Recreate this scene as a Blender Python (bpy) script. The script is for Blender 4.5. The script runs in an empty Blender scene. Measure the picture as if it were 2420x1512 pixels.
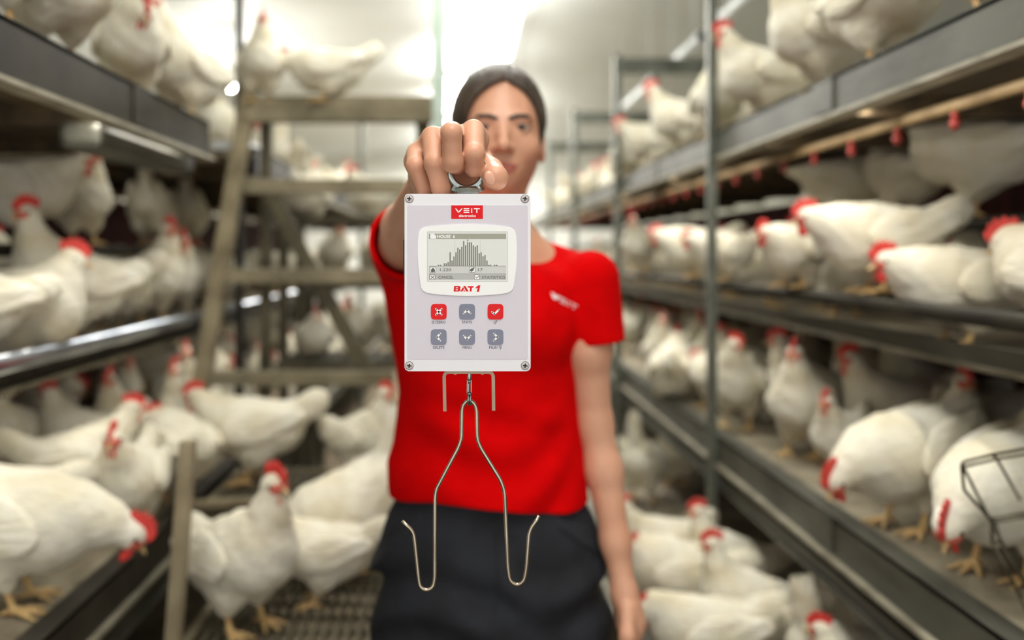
import bpy, bmesh, math, random
import numpy as np
from mathutils import Vector, Matrix, Euler
from mathutils.bvhtree import BVHTree

# ------------------------------------------------------------------ camera
SC = bpy.context.scene
COL = SC.collection
F = 1936.0                       # focal length in photo pixels (2420 wide)
VX, VY = 1090.0, 600.0           # where the level view axis meets the picture
EYE = 1.35                       # camera height
cam_d = bpy.data.cameras.new('camera')
cam_d.sensor_width = 36.0
cam_d.lens = F / 2420 * 36
cam_d.shift_x = (1210 - VX) / 2420
cam_d.shift_y = -(756 - VY) / 2420
cam_d.clip_start = 0.05
cam_d.dof.use_dof = True
cam_d.dof.focus_distance = 0.80
cam_d.dof.aperture_fstop = 2.05
cam = bpy.data.objects.new('camera', cam_d)
cam.location = (0, 0, EYE)
cam.rotation_euler = (math.pi / 2, 0, 0)
COL.objects.link(cam)
SC.camera = cam
# ------------------------------------------------------------------ world: daylight added as front fill, the wall behind the camera left out
W_ = bpy.data.worlds.new('rear_fill'); SC.world = W_; W_.use_nodes = True
bgn = W_.node_tree.nodes['Background']
bgn.inputs[0].default_value = (1.0, 0.985, 0.955, 1)
bgn.inputs[1].default_value = 0.98
# ------------------------------------------------------------------ exposure
SC.view_settings.view_transform = 'Standard'
SC.view_settings.look = 'None'
SC.view_settings.exposure = 0.15
SC.view_settings.gamma = 1.0
SC.view_settings.use_curve_mapping = False
LAMP_WATTS = 36.0                # each ceiling fitting's own light (built with the fitting below)
FILL_STRIP_WATTS = 3.0                 # each added fill strip under the rack floors
SC.cycles.max_bounces = 8
SC.cycles.diffuse_bounces = 5

def W(px, py, d):
    return np.array([(px - VX) * d / F, d, EYE - (py - VY) * d / F])

# ------------------------------------------------------------------ materials
def srgb(r, g, b):
    def f(c):
        c /= 255.0
        return c / 12.92 if c <= 0.04045 else ((c + 0.055) / 1.055) ** 2.4
    return (f(r), f(g), f(b), 1)

def mat(name, c1, c2=None, rough=0.6, metal=0.0, scale=8.0, stretch=(1, 1, 1), bump=0.0, bscale=60.0, bstretch=(1, 1, 1),
        emit=None, estr=0.0, sss=0.0, contrast=(0.35, 0.65), sheen=0.0, spec=0.5):
    m = bpy.data.materials.new(name); m.use_nodes = True
    nt = m.node_tree; N = nt.nodes; L = nt.links
    b = N['Principled BSDF']
    b.inputs['Roughness'].default_value = rough
    b.inputs['Metallic'].default_value = metal
    b.inputs['Specular IOR Level'].default_value = spec
    if sheen: b.inputs['Sheen Weight'].default_value = sheen
    if sss:
        b.inputs['Subsurface Weight'].default_value = sss
        b.inputs['Subsurface Radius'].default_value = (0.012, 0.005, 0.003)
        b.inputs['Subsurface Scale'].default_value = 1.0
    tc = N.new('ShaderNodeTexCoord')
    if c2 is None:
        c2 = tuple(min(1, c * 0.93) for c in c1[:3]) + (1,)
    mp = N.new('ShaderNodeMapping'); mp.inputs['Scale'].default_value = stretch
    L.new(tc.outputs['Object'], mp.inputs['Vector'])
    nz = N.new('ShaderNodeTexNoise'); nz.inputs['Scale'].default_value = scale; nz.inputs['Detail'].default_value = 5
    L.new(mp.outputs[0], nz.inputs['Vector'])
    cr = N.new('ShaderNodeValToRGB')
    cr.color_ramp.elements[0].position = contrast[0]; cr.color_ramp.elements[0].color = c1
    cr.color_ramp.elements[1].position = contrast[1]; cr.color_ramp.elements[1].color = c2
    L.new(nz.outputs['Fac'], cr.inputs['Fac'])
    L.new(cr.outputs['Color'], b.inputs['Base Color'])
    if bump:
        mp2 = N.new('ShaderNodeMapping'); mp2.inputs['Scale'].default_value = bstretch
        L.new(tc.outputs['Object'], mp2.inputs['Vector'])
        n2 = N.new('ShaderNodeTexNoise'); n2.inputs['Scale'].default_value = bscale; n2.inputs['Detail'].default_value = 3
        L.new(mp2.outputs[0], n2.inputs['Vector'])
        bp = N.new('ShaderNodeBump'); bp.inputs['Strength'].default_value = bump; bp.inputs['Distance'].default_value = 0.01
        L.new(n2.outputs['Fac'], bp.inputs['Height'])
        L.new(bp.outputs[0], b.inputs['Normal'])
    if emit:
        b.inputs['Emission Color'].default_value = emit
        b.inputs['Emission Strength'].default_value = estr
    return m

M = {}
M['feather'] = mat('white feathers', srgb(226, 222, 206), srgb(209, 200, 172), rough=0.9, scale=9, bump=0.55, bscale=38, bstretch=(0.6, 1.6, 1.6), spec=0.15, sheen=0.15)
M['wing'] = mat('white wing feathers', srgb(230, 226, 211), srgb(214, 206, 180), rough=0.85, scale=10, bump=0.6, bscale=42, bstretch=(0.35, 2, 2), spec=0.15, sheen=0.15)
M['comb'] = mat('red comb', srgb(220, 66, 56), srgb(196, 46, 40), rough=0.55, scale=60, bump=0.2, bscale=200)
M['face'] = mat('pink face skin', srgb(206, 104, 84), srgb(186, 82, 66), rough=0.6, scale=60)
M['beak'] = mat('horn beak', srgb(205, 178, 130), srgb(180, 148, 100), rough=0.4, scale=40)
M['shank'] = mat('yellow shank', srgb(214, 184, 122), srgb(196, 158, 108), rough=0.6, scale=70, bump=0.3, bscale=300)
M['eye'] = mat('dark eye', srgb(52, 28, 14), srgb(40, 20, 10), rough=0.15)
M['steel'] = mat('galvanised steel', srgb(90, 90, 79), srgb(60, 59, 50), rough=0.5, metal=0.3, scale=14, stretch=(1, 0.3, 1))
M['steel_lip'] = mat('pale steel lip', srgb(168, 162, 142), srgb(124, 118, 100), rough=0.45, metal=0.3, scale=12)  # lower lip of the channels, paler than their face
M['steel_dark'] = mat('dark shaded steel', srgb(58, 53, 41), srgb(36, 32, 24), rough=0.6, metal=0.35, scale=7)  # the left channels' lack of front light is put into this dark tone
M['steel_post'] = mat('post steel', srgb(112, 116, 106), srgb(84, 86, 76), rough=0.45, metal=0.5, scale=9)
M['post_black'] = mat('dark post', srgb(48, 46, 40), srgb(34, 32, 28), rough=0.5, metal=0.3, scale=9)
M['post_green'] = mat('pale green painted post', srgb(184, 200, 188), srgb(168, 186, 172), rough=0.5, scale=6)
M['tray'] = mat('dirty floor tray', srgb(152, 142, 120), srgb(104, 95, 76), rough=0.85, scale=9, bump=0.5, bscale=50)
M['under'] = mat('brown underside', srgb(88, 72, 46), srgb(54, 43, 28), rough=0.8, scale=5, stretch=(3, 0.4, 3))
M['curtain'] = mat('dark red nest curtain', srgb(92, 32, 22), srgb(46, 16, 12), rough=0.8, scale=5, stretch=(1, 6, 0.3))
M['nipple'] = mat('red drinker nipple', srgb(150, 44, 34), srgb(120, 34, 26), rough=0.5)
M['pipe'] = mat('tan plastic pipe', srgb(156, 132, 96), srgb(124, 102, 70), rough=0.5, scale=10)
M['pipe_white'] = mat('white pipe', srgb(232, 236, 236), srgb(214, 220, 220), rough=0.4, scale=6)
M['pipe_metal'] = mat('shiny steel pipe', srgb(190, 194, 200), srgb(150, 154, 162), rough=0.22, metal=0.9, scale=5)
M['wood'] = mat('weathered grey wood', srgb(152, 142, 116), srgb(108, 100, 78), rough=0.85, scale=6, stretch=(1, 1, 1), bump=0.35, bscale=60)
M['wood_dark'] = mat('dark weathered wood', srgb(92, 86, 66), srgb(66, 60, 44), rough=0.85, scale=7)
M['wood_pale'] = mat('pale weathered wood', srgb(150, 138, 110), srgb(112, 100, 76), rough=0.8, scale=8)
M['mesh'] = mat('plastic floor mesh', srgb(104, 98, 78), srgb(78, 72, 54), rough=0.6, scale=12)
M['wire'] = mat('dull basket wire', srgb(104, 98, 80), srgb(82, 76, 60), rough=0.45, metal=0.5, scale=30)
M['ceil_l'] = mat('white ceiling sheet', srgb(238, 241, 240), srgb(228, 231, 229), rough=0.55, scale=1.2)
M['ceil_r'] = mat('shaded ceiling sheet', srgb(222, 225, 222), srgb(210, 213, 209), rough=0.55, scale=1.0)  # weaker light on the right slope is put into this greyer colour
M['wall'] = mat('white wall panel', srgb(238, 238, 232), srgb(226, 226, 218), rough=0.7, scale=1.0)
M['wall_side'] = mat('side wall panel', srgb(208, 206, 190), srgb(190, 188, 170), rough=0.7, scale=1.0)
M['floor'] = mat('litter floor', srgb(118, 104, 80), srgb(80, 68, 48), rough=0.95, scale=6, bump=0.6, bscale=40)
M['lamp'] = mat('lit diffuser', srgb(255, 255, 250), srgb(255, 255, 250), emit=(1, 0.98, 0.93, 1), estr=9.0)
M['lamp_body'] = mat('lamp housing', srgb(226, 226, 222), rough=0.4)
# person
M['skin'] = mat('skin', srgb(214, 161, 131), srgb(202, 147, 117), rough=0.45, scale=12, sss=0.12, bump=0.04, bscale=260)
M['lip'] = mat('lips', srgb(176, 98, 80), srgb(162, 86, 70), rough=0.5, scale=30)
M['nail'] = mat('finger nail', srgb(220, 166, 140), srgb(212, 156, 130), rough=0.25)
M['hair'] = mat('dark brown hair', srgb(72, 56, 42), srgb(50, 38, 28), rough=0.42, scale=30, stretch=(3, 0.6, 0.6), bump=0.5, bscale=160, bstretch=(2, 0.25, 0.25))
M['brow'] = mat('eyebrow hair', srgb(58, 40, 28), srgb(44, 30, 22), rough=0.7, scale=60)
M['eyewhite'] = mat('shaded eye white', srgb(190, 176, 164), rough=0.2)  # darkened to carry the shade of the eye sockets
M['iris'] = mat('brown iris', srgb(60, 38, 24), srgb(44, 26, 16), rough=0.15)
M['shirt'] = mat('red jersey', srgb(214, 3, 5), srgb(200, 2, 4), rough=0.9, scale=16, bump=0.12, bscale=420, spec=0.05)
M['trouser'] = mat('black work trousers', srgb(40, 42, 47), srgb(29, 30, 34), rough=0.75, scale=14, bump=0.2, bscale=500, spec=0.25)
M['seam'] = mat('trouser seam', srgb(28, 29, 33), rough=0.8)
M['shoe'] = mat('dark rubber shoe', srgb(36, 34, 32), rough=0.6)
M['print'] = mat('white print', srgb(240, 226, 226), rough=0.6)
# device
M['case'] = mat('white plastic case', srgb(236, 234, 237), srgb(233, 231, 234), rough=0.38, scale=4)
M['panel'] = mat('pale lilac label', srgb(218, 212, 220), srgb(215, 209, 217), rough=0.5, scale=4, spec=0.3)
M['red'] = mat('logo red', srgb(224, 6, 20), srgb(220, 4, 18), rough=0.45, scale=10, spec=0.3)
M['btn_grey'] = mat('grey key', srgb(134, 137, 154), srgb(128, 131, 148), rough=0.45, scale=10, spec=0.3)
M['btn_red'] = mat('red key', srgb(228, 24, 28), srgb(222, 20, 24), rough=0.45, scale=10, spec=0.3)
M['white'] = mat('white legend', srgb(250, 249, 248), rough=0.5)
M['caption'] = mat('grey legend', srgb(96, 98, 112), rough=0.6)
M['bezel'] = mat('white bezel', srgb(247, 247, 244), srgb(244, 244, 241), rough=0.35, scale=4)
M['lcd'] = mat('lcd background', srgb(228, 229, 224), srgb(224, 225, 220), rough=0.3, scale=4)
M['lcd_rim'] = mat('lcd rim', srgb(206, 208, 202), rough=0.3)
M['lcd_bar'] = mat('lcd bar', srgb(128, 128, 120), rough=0.4)
M['lcd_title'] = mat('lcd title bar', srgb(164, 164, 148), rough=0.4)
M['lcd_row'] = mat('lcd button row', srgb(188, 188, 184), rough=0.4)
M['lcd_row2'] = mat('lcd info row', srgb(212, 212, 208), rough=0.4)
M['lcd_dark'] = mat('lcd dark ink', srgb(92, 92, 88), rough=0.4)
M['screw'] = mat('screw steel', srgb(206, 196, 194), rough=0.35, metal=0.5)
M['black'] = mat('black recess', srgb(24, 18, 18), rough=0.6)
M['rubber'] = mat('black rubber', srgb(26, 26, 28), rough=0.6)
M['bracket'] = mat('bracket steel', srgb(196, 172, 150), srgb(176, 152, 128), rough=0.45, metal=0.55, scale=20)
M['rod'] = mat('stainless rod', srgb(206, 196, 178), srgb(180, 168, 148), rough=0.24, metal=1.0, scale=30)
M['chrome'] = mat('zinc plated shackle', srgb(186, 196, 194), srgb(150, 160, 158), rough=0.2, metal=1.0, scale=40)

# ------------------------------------------------------------------ object helpers
def link(o, parent=None):
    COL.objects.link(o)
    if parent is not None:
        o.parent = parent
    return o

def tag(o, label=None, cat=None, group=None, kind=None):
    if label: o['label'] = label
    if cat: o['category'] = cat
    if group: o['group'] = group
    if kind: o['kind'] = kind
    return o

def thing(name, loc=(0, 0, 0), rz=0.0):
    o = bpy.data.objects.new(name, None)
    o.empty_display_size = 0.05
    o.location = loc; o.rotation_euler = (0, 0, rz)
    return link(o)

def mesh_obj(name, verts, faces, m, parent=None, smooth=True, mats=None, fm=None, shift=None):
    me = bpy.data.meshes.new(name)
    v = np.asarray(verts, dtype=float)
    if shift is not None: v = v - np.asarray(shift)
    me.from_pydata(v.tolist(), [], [list(f) for f in faces])
    for mm in (mats or [m]): me.materials.append(mm)
    if fm is not None: me.polygons.foreach_set('material_index', np.asarray(fm, dtype=np.int32))
    if smooth: me.polygons.foreach_set('use_smooth', np.ones(len(me.polygons), dtype=bool))
    me.update()
    return link(bpy.data.objects.new(name, me), parent)

def bm_obj(name, bm, m, parent=None, smooth=False, mats=None):
    me = bpy.data.meshes.new(name)
    bmesh.ops.recalc_face_normals(bm, faces=bm.faces[:])
    bm.to_mesh(me); bm.free()
    for mm in (mats or [m]): me.materials.append(mm)
    if smooth: me.polygons.foreach_set('use_smooth', np.ones(len(me.polygons), dtype=bool))
    return link(bpy.data.objects.new(name, me), parent)

def add_box(bm, lo, hi, bev=0.0, rot=None, mi=0):
    lo = Vector(lo); hi = Vector(hi)
    r = bmesh.ops.create_cube(bm, size=1.0)
    c = (lo + hi) / 2; s = hi - lo
    for v in r['verts']:
        v.co = Vector((v.co.x * s.x, v.co.y * s.y, v.co.z * s.z))
    if bev > 0:
        es = list({e for v in r['verts'] for e in v.link_edges})
        rb = bmesh.ops.bevel(bm, geom=es, offset=bev, segments=2, affect='EDGES', profile=0.5)
        vs = list({v for f in rb['faces'] for v in f.verts} | {v for v in r['verts'] if v.is_valid})
    else:
        vs = r['verts']
    for v in vs:
        if rot is not None: v.co = rot @ v.co
        v.co += c
    for f in {f for v in vs for f in v.link_faces}: f.material_index = mi
    return vs

def add_beam(bm, a, b, w, h, up=(0, 0, 1), bev=0.0):
    """a straight bar from a to b, w wide and h high"""
    a = Vector(a); b = Vector(b); d = b - a; L = d.length; d.normalize()
    u = Vector(up)
    if abs(d.dot(u)) > 0.98: u = Vector((0, 1, 0))
    s = d.cross(u).normalized(); u = s.cross(d).normalized()
    R = Matrix((d, s, u)).transposed()
    n0 = len(bm.verts)
    vs = add_box(bm, (-L / 2, -w / 2, -h / 2), (L / 2, w / 2, h / 2), bev)
    for v in vs: v.co = R @ v.co + (a + b) / 2

def add_tube(bm, pts, r, seg=10, closed=False, cap=True):
    P = [Vector(p) for p in pts]; n = len(P)
    rs = r if hasattr(r, '__len__') else [r] * n
    rings = []; prev = None
    for i in range(n):
        if closed: t = P[(i + 1) % n] - P[i - 1]
        elif i == 0: t = P[1] - P[0]
        elif i == n - 1: t = P[-1] - P[-2]
        else: t = (P[i + 1] - P[i]).normalized() + (P[i] - P[i - 1]).normalized()
        t.normalize()
        if prev is None:
            a = Vector((0, 0, 1)) if abs(t.z) < 0.9 else Vector((1, 0, 0))
            x = t.cross(a).normalized()
        else:
            x = (prev - t * prev.dot(t)).normalized()
        prev = x; y = t.cross(x)
        rings.append([bm.verts.new(P[i] + (x * math.cos(2 * math.pi * k / seg) + y * math.sin(2 * math.pi * k / seg)) * rs[i]) for k in range(seg)])
    m = n if closed else n - 1
    for i in range(m):
        A = rings[i]; B = rings[(i + 1) % n]
        for k in range(seg):
            bm.faces.new((A[k], A[(k + 1) % seg], B[(k + 1) % seg], B[k]))
    if cap and not closed:
        bm.faces.new(rings[0][::-1]); bm.faces.new(rings[-1])

def smooth_path(pts, n=6, closed=False):
    """Catmull-Rom through pts"""
    P = [np.asarray(p, float) for p in pts]; out = []
    m = len(P)
    rng = range(m if closed else m - 1)
    for i in rng:
        if closed: p0, p1, p2, p3 = P[i - 1], P[i], P[(i + 1) % m], P[(i + 2) % m]
        else: p0, p1, p2, p3 = P[max(i - 1, 0)], P[i], P[i + 1], P[min(i + 2, m - 1)]
        for k in range(n):
            t = k / n
            out.append(0.5 * ((2 * p1) + (-p0 + p2) * t + (2 * p0 - 5 * p1 + 4 * p2 - p3) * t * t + (-p0 + 3 * p1 - 3 * p2 + p3) * t ** 3))
    if not closed: out.append(P[-1])
    return out

def fillet_path(pts, rad, n=6):
    """polyline with rounded corners"""
    P = [np.asarray(p, float) for p in pts]; out = [P[0]]
    for i in range(1, len(P) - 1):
        a, b, c = P[i - 1], P[i], P[i + 1]
        r = rad[i] if hasattr(rad, '__len__') else rad
        u = a - b; v = c - b
        r = min(r, 0.49 * np.linalg.norm(u), 0.49 * np.linalg.norm(v))
        s = b + u / np.linalg.norm(u) * r; e = b + v / np.linalg.norm(v) * r
        for k in range(n + 1):
            t = k / n
            out.append((1 - t) ** 2 * s + 2 * t * (1 - t) * b + t * t * e)
    out.append(P[-1])
    return out

# ------------------------------------------------------------------ distance fields and surface nets
def sd_sphere(X, Y, Z, c, r):
    return np.sqrt((X - c[0]) ** 2 + (Y - c[1]) ** 2 + (Z - c[2]) ** 2) - r

def sd_cone(X, Y, Z, a, b, ra, rb):
    ax, ay, az = a; dx, dy, dz = b[0] - ax, b[1] - ay, b[2] - az
    L2 = dx * dx + dy * dy + dz * dz + 1e-12
    t = np.clip(((X - ax) * dx + (Y - ay) * dy + (Z - az) * dz) / L2, 0, 1)
    return np.sqrt((X - ax - t * dx) ** 2 + (Y - ay - t * dy) ** 2 + (Z - az - t * dz) ** 2) - (ra + (rb - ra) * t)

def sd_ell(X, Y, Z, c, r, R=None):
    x, y, z = X - c[0], Y - c[1], Z - c[2]
    if R is not None:   # R rows = local axes
        x, y, z = (R[0][0] * x + R[0][1] * y + R[0][2] * z, R[1][0] * x + R[1][1] * y + R[1][2] * z, R[2][0] * x + R[2][1] * y + R[2][2] * z)
    k0 = np.sqrt((x / r[0]) ** 2 + (y / r[1]) ** 2 + (z / r[2]) ** 2)
    k1 = np.sqrt((x / r[0] ** 2) ** 2 + (y / r[1] ** 2) ** 2 + (z / r[2] ** 2) ** 2)
    return k0 * (k0 - 1) / np.maximum(k1, 1e-9)

def smin(a, b, k):
    h = np.maximum(k - np.abs(a - b), 0) / k
    return np.minimum(a, b) - h * h * k * 0.25

def smax(a, b, k):
    return -smin(-a, -b, k)

def nets(f, lo, hi, h, B=12):
    lo = np.asarray(lo, float); hi = np.asarray(hi, float)
    n = np.maximum(((hi - lo) / h).astype(int) + 1, 3)
    n = ((n + B - 1) // B) * B
    nb = n // B
    cs = [lo[i] + (np.arange(nb[i]) * B + (B - 1) / 2) * h for i in range(3)]
    CX, CY, CZ = np.meshgrid(*cs, indexing='ij')
    cv = f(CX, CY, CZ)
    V = np.repeat(np.repeat(np.repeat(np.where(cv < 0, -1.0, 1.0), B, 0), B, 1), B, 2)
    lim = B * h * 0.5 * 1.74 * 1.5 + h
    ar = np.arange(B) * h
    for i, j, k in np.argwhere(np.abs(cv) < lim):
        x = lo[0] + i * B * h + ar; y = lo[1] + j * B * h + ar; z = lo[2] + k * B * h + ar
        X, Y, Z = np.meshgrid(x, y, z, indexing='ij')
        V[i * B:(i + 1) * B, j * B:(j + 1) * B, k * B:(k + 1) * B] = f(X, Y, Z)
    S = V < 0
    nc = tuple(n - 1); tot = int(np.prod(nc))
    acc = np.zeros((tot, 3)); cnt = np.zeros(tot)
    quads = []
    for ax in range(3):
        sa = [slice(None)] * 3; sb = [slice(None)] * 3
        sa[ax] = slice(0, -1); sb[ax] = slice(1, None)
        sa = tuple(sa); sb = tuple(sb)
        cr = S[sa] != S[sb]
        idx = np.argwhere(cr)
        if len(idx) == 0: continue
        a = V[sa][cr]; b = V[sb][cr]
        t = a / (a - b)
        p = lo + idx * h
        p[:, ax] += t * h
        u, v = (ax + 1) % 3, (ax + 2) % 3
        ids = []; ok = np.ones(len(idx), bool)
        for du, dv in ((0, 0), (-1, 0), (-1, -1), (0, -1)):
            c = idx.copy(); c[:, u] += du; c[:, v] += dv
            good = np.all((c >= 0) & (c < np.array(nc)), axis=1)
            fl = (c[:, 0] * nc[1] + c[:, 1]) * nc[2] + c[:, 2]
            ok &= good
            fl = np.where(good, fl, 0)
            g = fl[good]
            for q in range(3): acc[:, q] += np.bincount(g, p[good, q], tot)
            cnt += np.bincount(g, minlength=tot)
            ids.append(fl)
        Q = np.stack(ids, 1)[ok]
        flip = ~(a[ok] < 0)
        Q[flip] = Q[flip][:, ::-1]
        quads.append(Q)
    used = np.flatnonzero(cnt > 0)
    remap = np.full(tot, -1); remap[used] = np.arange(len(used))
    verts = acc[used] / cnt[used][:, None]
    return verts, remap[np.concatenate(quads)]

def relax(verts, faces, it=1, lam=0.5):
    v = verts.copy(); n = len(v)
    e = np.concatenate([faces[:, [0, 1]], faces[:, [1, 2]], faces[:, [2, 3]], faces[:, [3, 0]]])
    for _ in range(it):
        s = np.zeros_like(v)
        for q in range(3): s[:, q] = np.bincount(e[:, 0], v[e[:, 1], q], n) + np.bincount(e[:, 1], v[e[:, 0], q], n)
        c = np.bincount(e[:, 0], minlength=n) + np.bincount(e[:, 1], minlength=n)
        v += lam * (s / np.maximum(c, 1)[:, None] - v)
    return v
# ------------------------------------------------------------------ the house
def struct(name, bm, m, mats=None):
    o = bm_obj(name, bm, m, None, mats=mats); o['kind'] = 'structure'; return o
Y0, Y1 = -1.6, 13.0
XL, XR = -3.1, 3.6
RX, RZ = 0.60, EYE + 1.82        # ridge of the ceiling
bm = bmesh.new(); add_box(bm, (XL - 0.1, Y0, -0.10), (XR + 0.1, Y1 + 0.1, 0.0)); struct('floor', bm, M['floor'])
bm = bmesh.new(); add_box(bm, (XL - 0.1, Y0, 0), (XL, Y1 + 0.1, 3.2)); struct('wall_left', bm, M['wall_side'])
bm = bmesh.new(); add_box(bm, (XR, Y0, 0), (XR + 0.1, Y1 + 0.1, 3.2)); struct('wall_right', bm, M['wall_side'])
bm = bmesh.new(); add_box(bm, (XL, Y1, 0), (XR, Y1 + 0.1, 3.4)); struct('wall_end', bm, M['wall'])
bm = bmesh.new()
def slab(xa, za, xb, zb, mi):
    vs = [bm.verts.new(p) for p in ((xa, Y0, za), (xb, Y0, zb), (xb, Y1 + 0.1, zb), (xa, Y1 + 0.1, za), (xa, Y0, za + 0.08), (xb, Y0, zb + 0.08), (xb, Y1 + 0.1, zb + 0.08), (xa, Y1 + 0.1, za + 0.08))]
    for q_ in ((3, 2, 1, 0), (4, 5, 6, 7), (0, 1, 5, 4), (1, 2, 6, 5), (2, 3, 7, 6), (3, 0, 4, 7)):
        bm.faces.new([vs[k] for k in q_]).material_index = mi
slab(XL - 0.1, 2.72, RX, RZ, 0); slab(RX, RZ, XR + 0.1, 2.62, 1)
struct('ceiling', bm, None, mats=[M['ceil_l'], M['ceil_r']])

# ceiling fittings in a row over the aisle
def ceiling_light(x, y, L, w, label, power=1.0, up=0.5):
    z = RZ - (RX - x) * (RZ - 2.72) / (RX - XL + 0.1) - 0.25
    t = thing('ceiling_light', (x, y, z))
    tag(t, label, 'light', 'fittings along the ceiling')
    b = bmesh.new(); add_box(b, (-w / 2, -L / 2, -0.05), (w / 2, L / 2, 0.0), 0.01); bm_obj('housing', b, M['lamp_body'], t)
    b = bmesh.new(); add_box(b, (-w / 2 + 0.015, -L / 2 + 0.015, -0.085), (w / 2 - 0.015, L / 2 - 0.015, -0.0505), 0.012); bm_obj('diffuser', b, M['lamp'], t)
    ld = bpy.data.lights.new('lamp_light', 'AREA'); ld.shape = 'RECTANGLE'; ld.size = w; ld.size_y = L; ld.energy = LAMP_WATTS * power; ld.color = (1.0, 0.975, 0.93)
    lu = bpy.data.lights.new('lamp_uplight', 'AREA'); lu.shape = 'RECTANGLE'; lu.size = w; lu.size_y = L; lu.energy = LAMP_WATTS * up; lu.color = (1.0, 0.985, 0.95)
    uo = bpy.data.objects.new('lamp_uplight', lu); uo.location = (0, 0, 0.005); uo.rotation_euler = (math.pi, 0, 0); link(uo, t)
    b = bmesh.new()
    add_tube(b, [(0, -L * .35, 0.235), (0, -L * .35, 0.004), (0, L * .35, 0.004), (0, L * .35, 0.235)], 0.006, 8)
    bm_obj('hanger', b, M['lamp_body'], t)
    lo = bpy.data.objects.new('lamp_light', ld); lo.location = (0, 0, -0.10); link(lo, t)
ceiling_light(0.195, 5.35, 1.45, 0.36, 'big lit ceiling fitting straight above the woman\'s head', 1.0, 0.32)
ceiling_light(-0.05, 7.2, 1.0, 0.30, 'small lit ceiling fitting just left of the woman\'s hair', 1.0, 0.35)
for k, y in enumerate((9.4, 11.6)): ceiling_light(0.0, y, 1.2, 0.34, 'lit ceiling fitting far down the house', 2.2, 1.4)
for k, y in enumerate((2.7, 0.2)): ceiling_light(0.1, y, 1.45, 0.36, 'lit ceiling fitting nearer than the picture shows', 0.17, 0.8)

# the racks -----------------------------------------------------------
def tier(side, X, z, lab, depth=1.0, ch=0.075, ya=0.55, yb=10.5, belt=True, grp=None, sp=(1.92, 3.6, 5.3, 7.0), lower=False):
    """one floor of a rack: channel front, tray and the brown framing below"""
    s = 1 if side == 'right' else -1
    t = thing('rack_floor', (s * X, 0, z)); tag(t, lab, 'shelf', grp)
    b = bmesh.new()
    add_box(b, (min(0, s * 0.006), ya, -ch), (max(0, s * 0.006), yb, 0.012))
    add_box(b, (min(0, s * 0.05), ya, 0.004), (max(0, s * 0.05), yb, 0.014))
    for y in sp:
        add_box(b, (min(-s * 0.004, 0), y - 0.05, -ch + 0.01), (max(-s * 0.004, 0), y + 0.05, 0.008))
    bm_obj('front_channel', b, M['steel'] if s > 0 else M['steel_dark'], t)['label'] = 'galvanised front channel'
    b = bmesh.new(); add_box(b, (min(-s * 0.016, s * 0.03), ya, -ch - 0.009), (max(-s * 0.016, s * 0.03), yb, -ch - 0.0002)); bm_obj('channel_lip', b, M['steel_lip'], t)['label'] = 'paler lower lip'
    if lower:
        b = bmesh.new(); add_box(b, (min(s * 0.01, s * 0.035), ya, -ch - 0.075), (max(s * 0.01, s * 0.035), yb, -ch - 0.045)); add_box(b, (min(0, s * 0.035), ya, -ch - 0.085), (max(0, s * 0.035), yb, -ch - 0.075)); bm_obj('lower_rail', b, M['steel'], t)
    b = bmesh.new(); add_box(b, (min(s * 0.0065, s * depth), ya, -0.02), (max(s * 0.0065, s * depth), yb, 0.0)); bm_obj('floor_tray', b, M['tray'], t)
    if belt:
        b = bmesh.new()
        add_box(b, (min(s * 0.05, s * depth), ya, -0.045), (max(s * 0.05, s * depth), yb, -0.0205))
        for y in np.arange(ya + 0.2, yb, 0.55): zz = -0.085 if ch > 0.03 else -0.055; xs_ = 0.03 if ch > 0.03 else 0.3; add_box(b, (min(s * xs_, s * (depth - 0.1)), y - 0.02, zz), (max(s * xs_, s * (depth - 0.1)), y + 0.02, -0.0455))
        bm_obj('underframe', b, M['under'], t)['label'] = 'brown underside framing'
    return t
RT, RM, RL, RB = 1.745, 1.145, 0.735, 0.27     # floors on the right
LT, LM, LL = 1.728, 1.115, 0.645               # floors on the left
tier('right', 0.85, RT, 'top floor of the right rack, a grey steel channel above head height', depth=1.15)
tier('right', 1.06, RM, 'middle floor of the right rack, dark and set back behind the perch', depth=0.92, ch=0.022)
tier('right', 0.85, RL, 'lower floor of the right rack with a bright steel edge and dirty tray', depth=1.15, ch=0.075, lower=True)
tier('right', 0.50, RB, 'lowest floor of the right rack beside the woman\'s hand', depth=1.5, ch=0.05, ya=1.2)
tier('left', 0.75, LT, 'top floor of the left rack, a dark steel channel above the hens', depth=1.25, ch=0.09, yb=2.44, sp=(1.92,))
tier('left', 0.75, LT, 'farther top floor of the left rack beyond the ladder', depth=1.25, ch=0.09, ya=2.99, sp=(5.3,))
b = bmesh.new(); add_box(b, (-0.05, -0.32, -0.03), (0.05, 0.32, 0.03), 0.018)
o = bm_obj('gutter', b, M['steel'], None); o.location = (-0.84, 2.12, LT - 0.116); tag(o, 'short grey gutter under the end of the left top floor', 'gutter')
tier('left', 0.97, LM, 'middle floor of the left rack behind the shiny pipe', depth=1.03, ch=0.05)
tier('left', 0.75, LL, 'lower floor of the left rack with a slanting steel edge at the bottom left', depth=1.25, ch=0.07, lower=True)
# closed backs with dark red nest curtains
for s, lab in ((1, 'dark red nest curtain along the back of the right rack'), (-1, 'dark red nest curtain along the back of the left rack')):
    b = bmesh.new(); x = s * 1.985
    for y in np.arange(0.5, 10.4, 0.30):
        add_box(b, (x - 0.006, y + 0.004, 0.30), (x + 0.006, y + 0.296, RT - 0.09))
    o = bm_obj('nest_curtain', b, M['curtain']); tag(o, lab, 'curtain')
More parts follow.
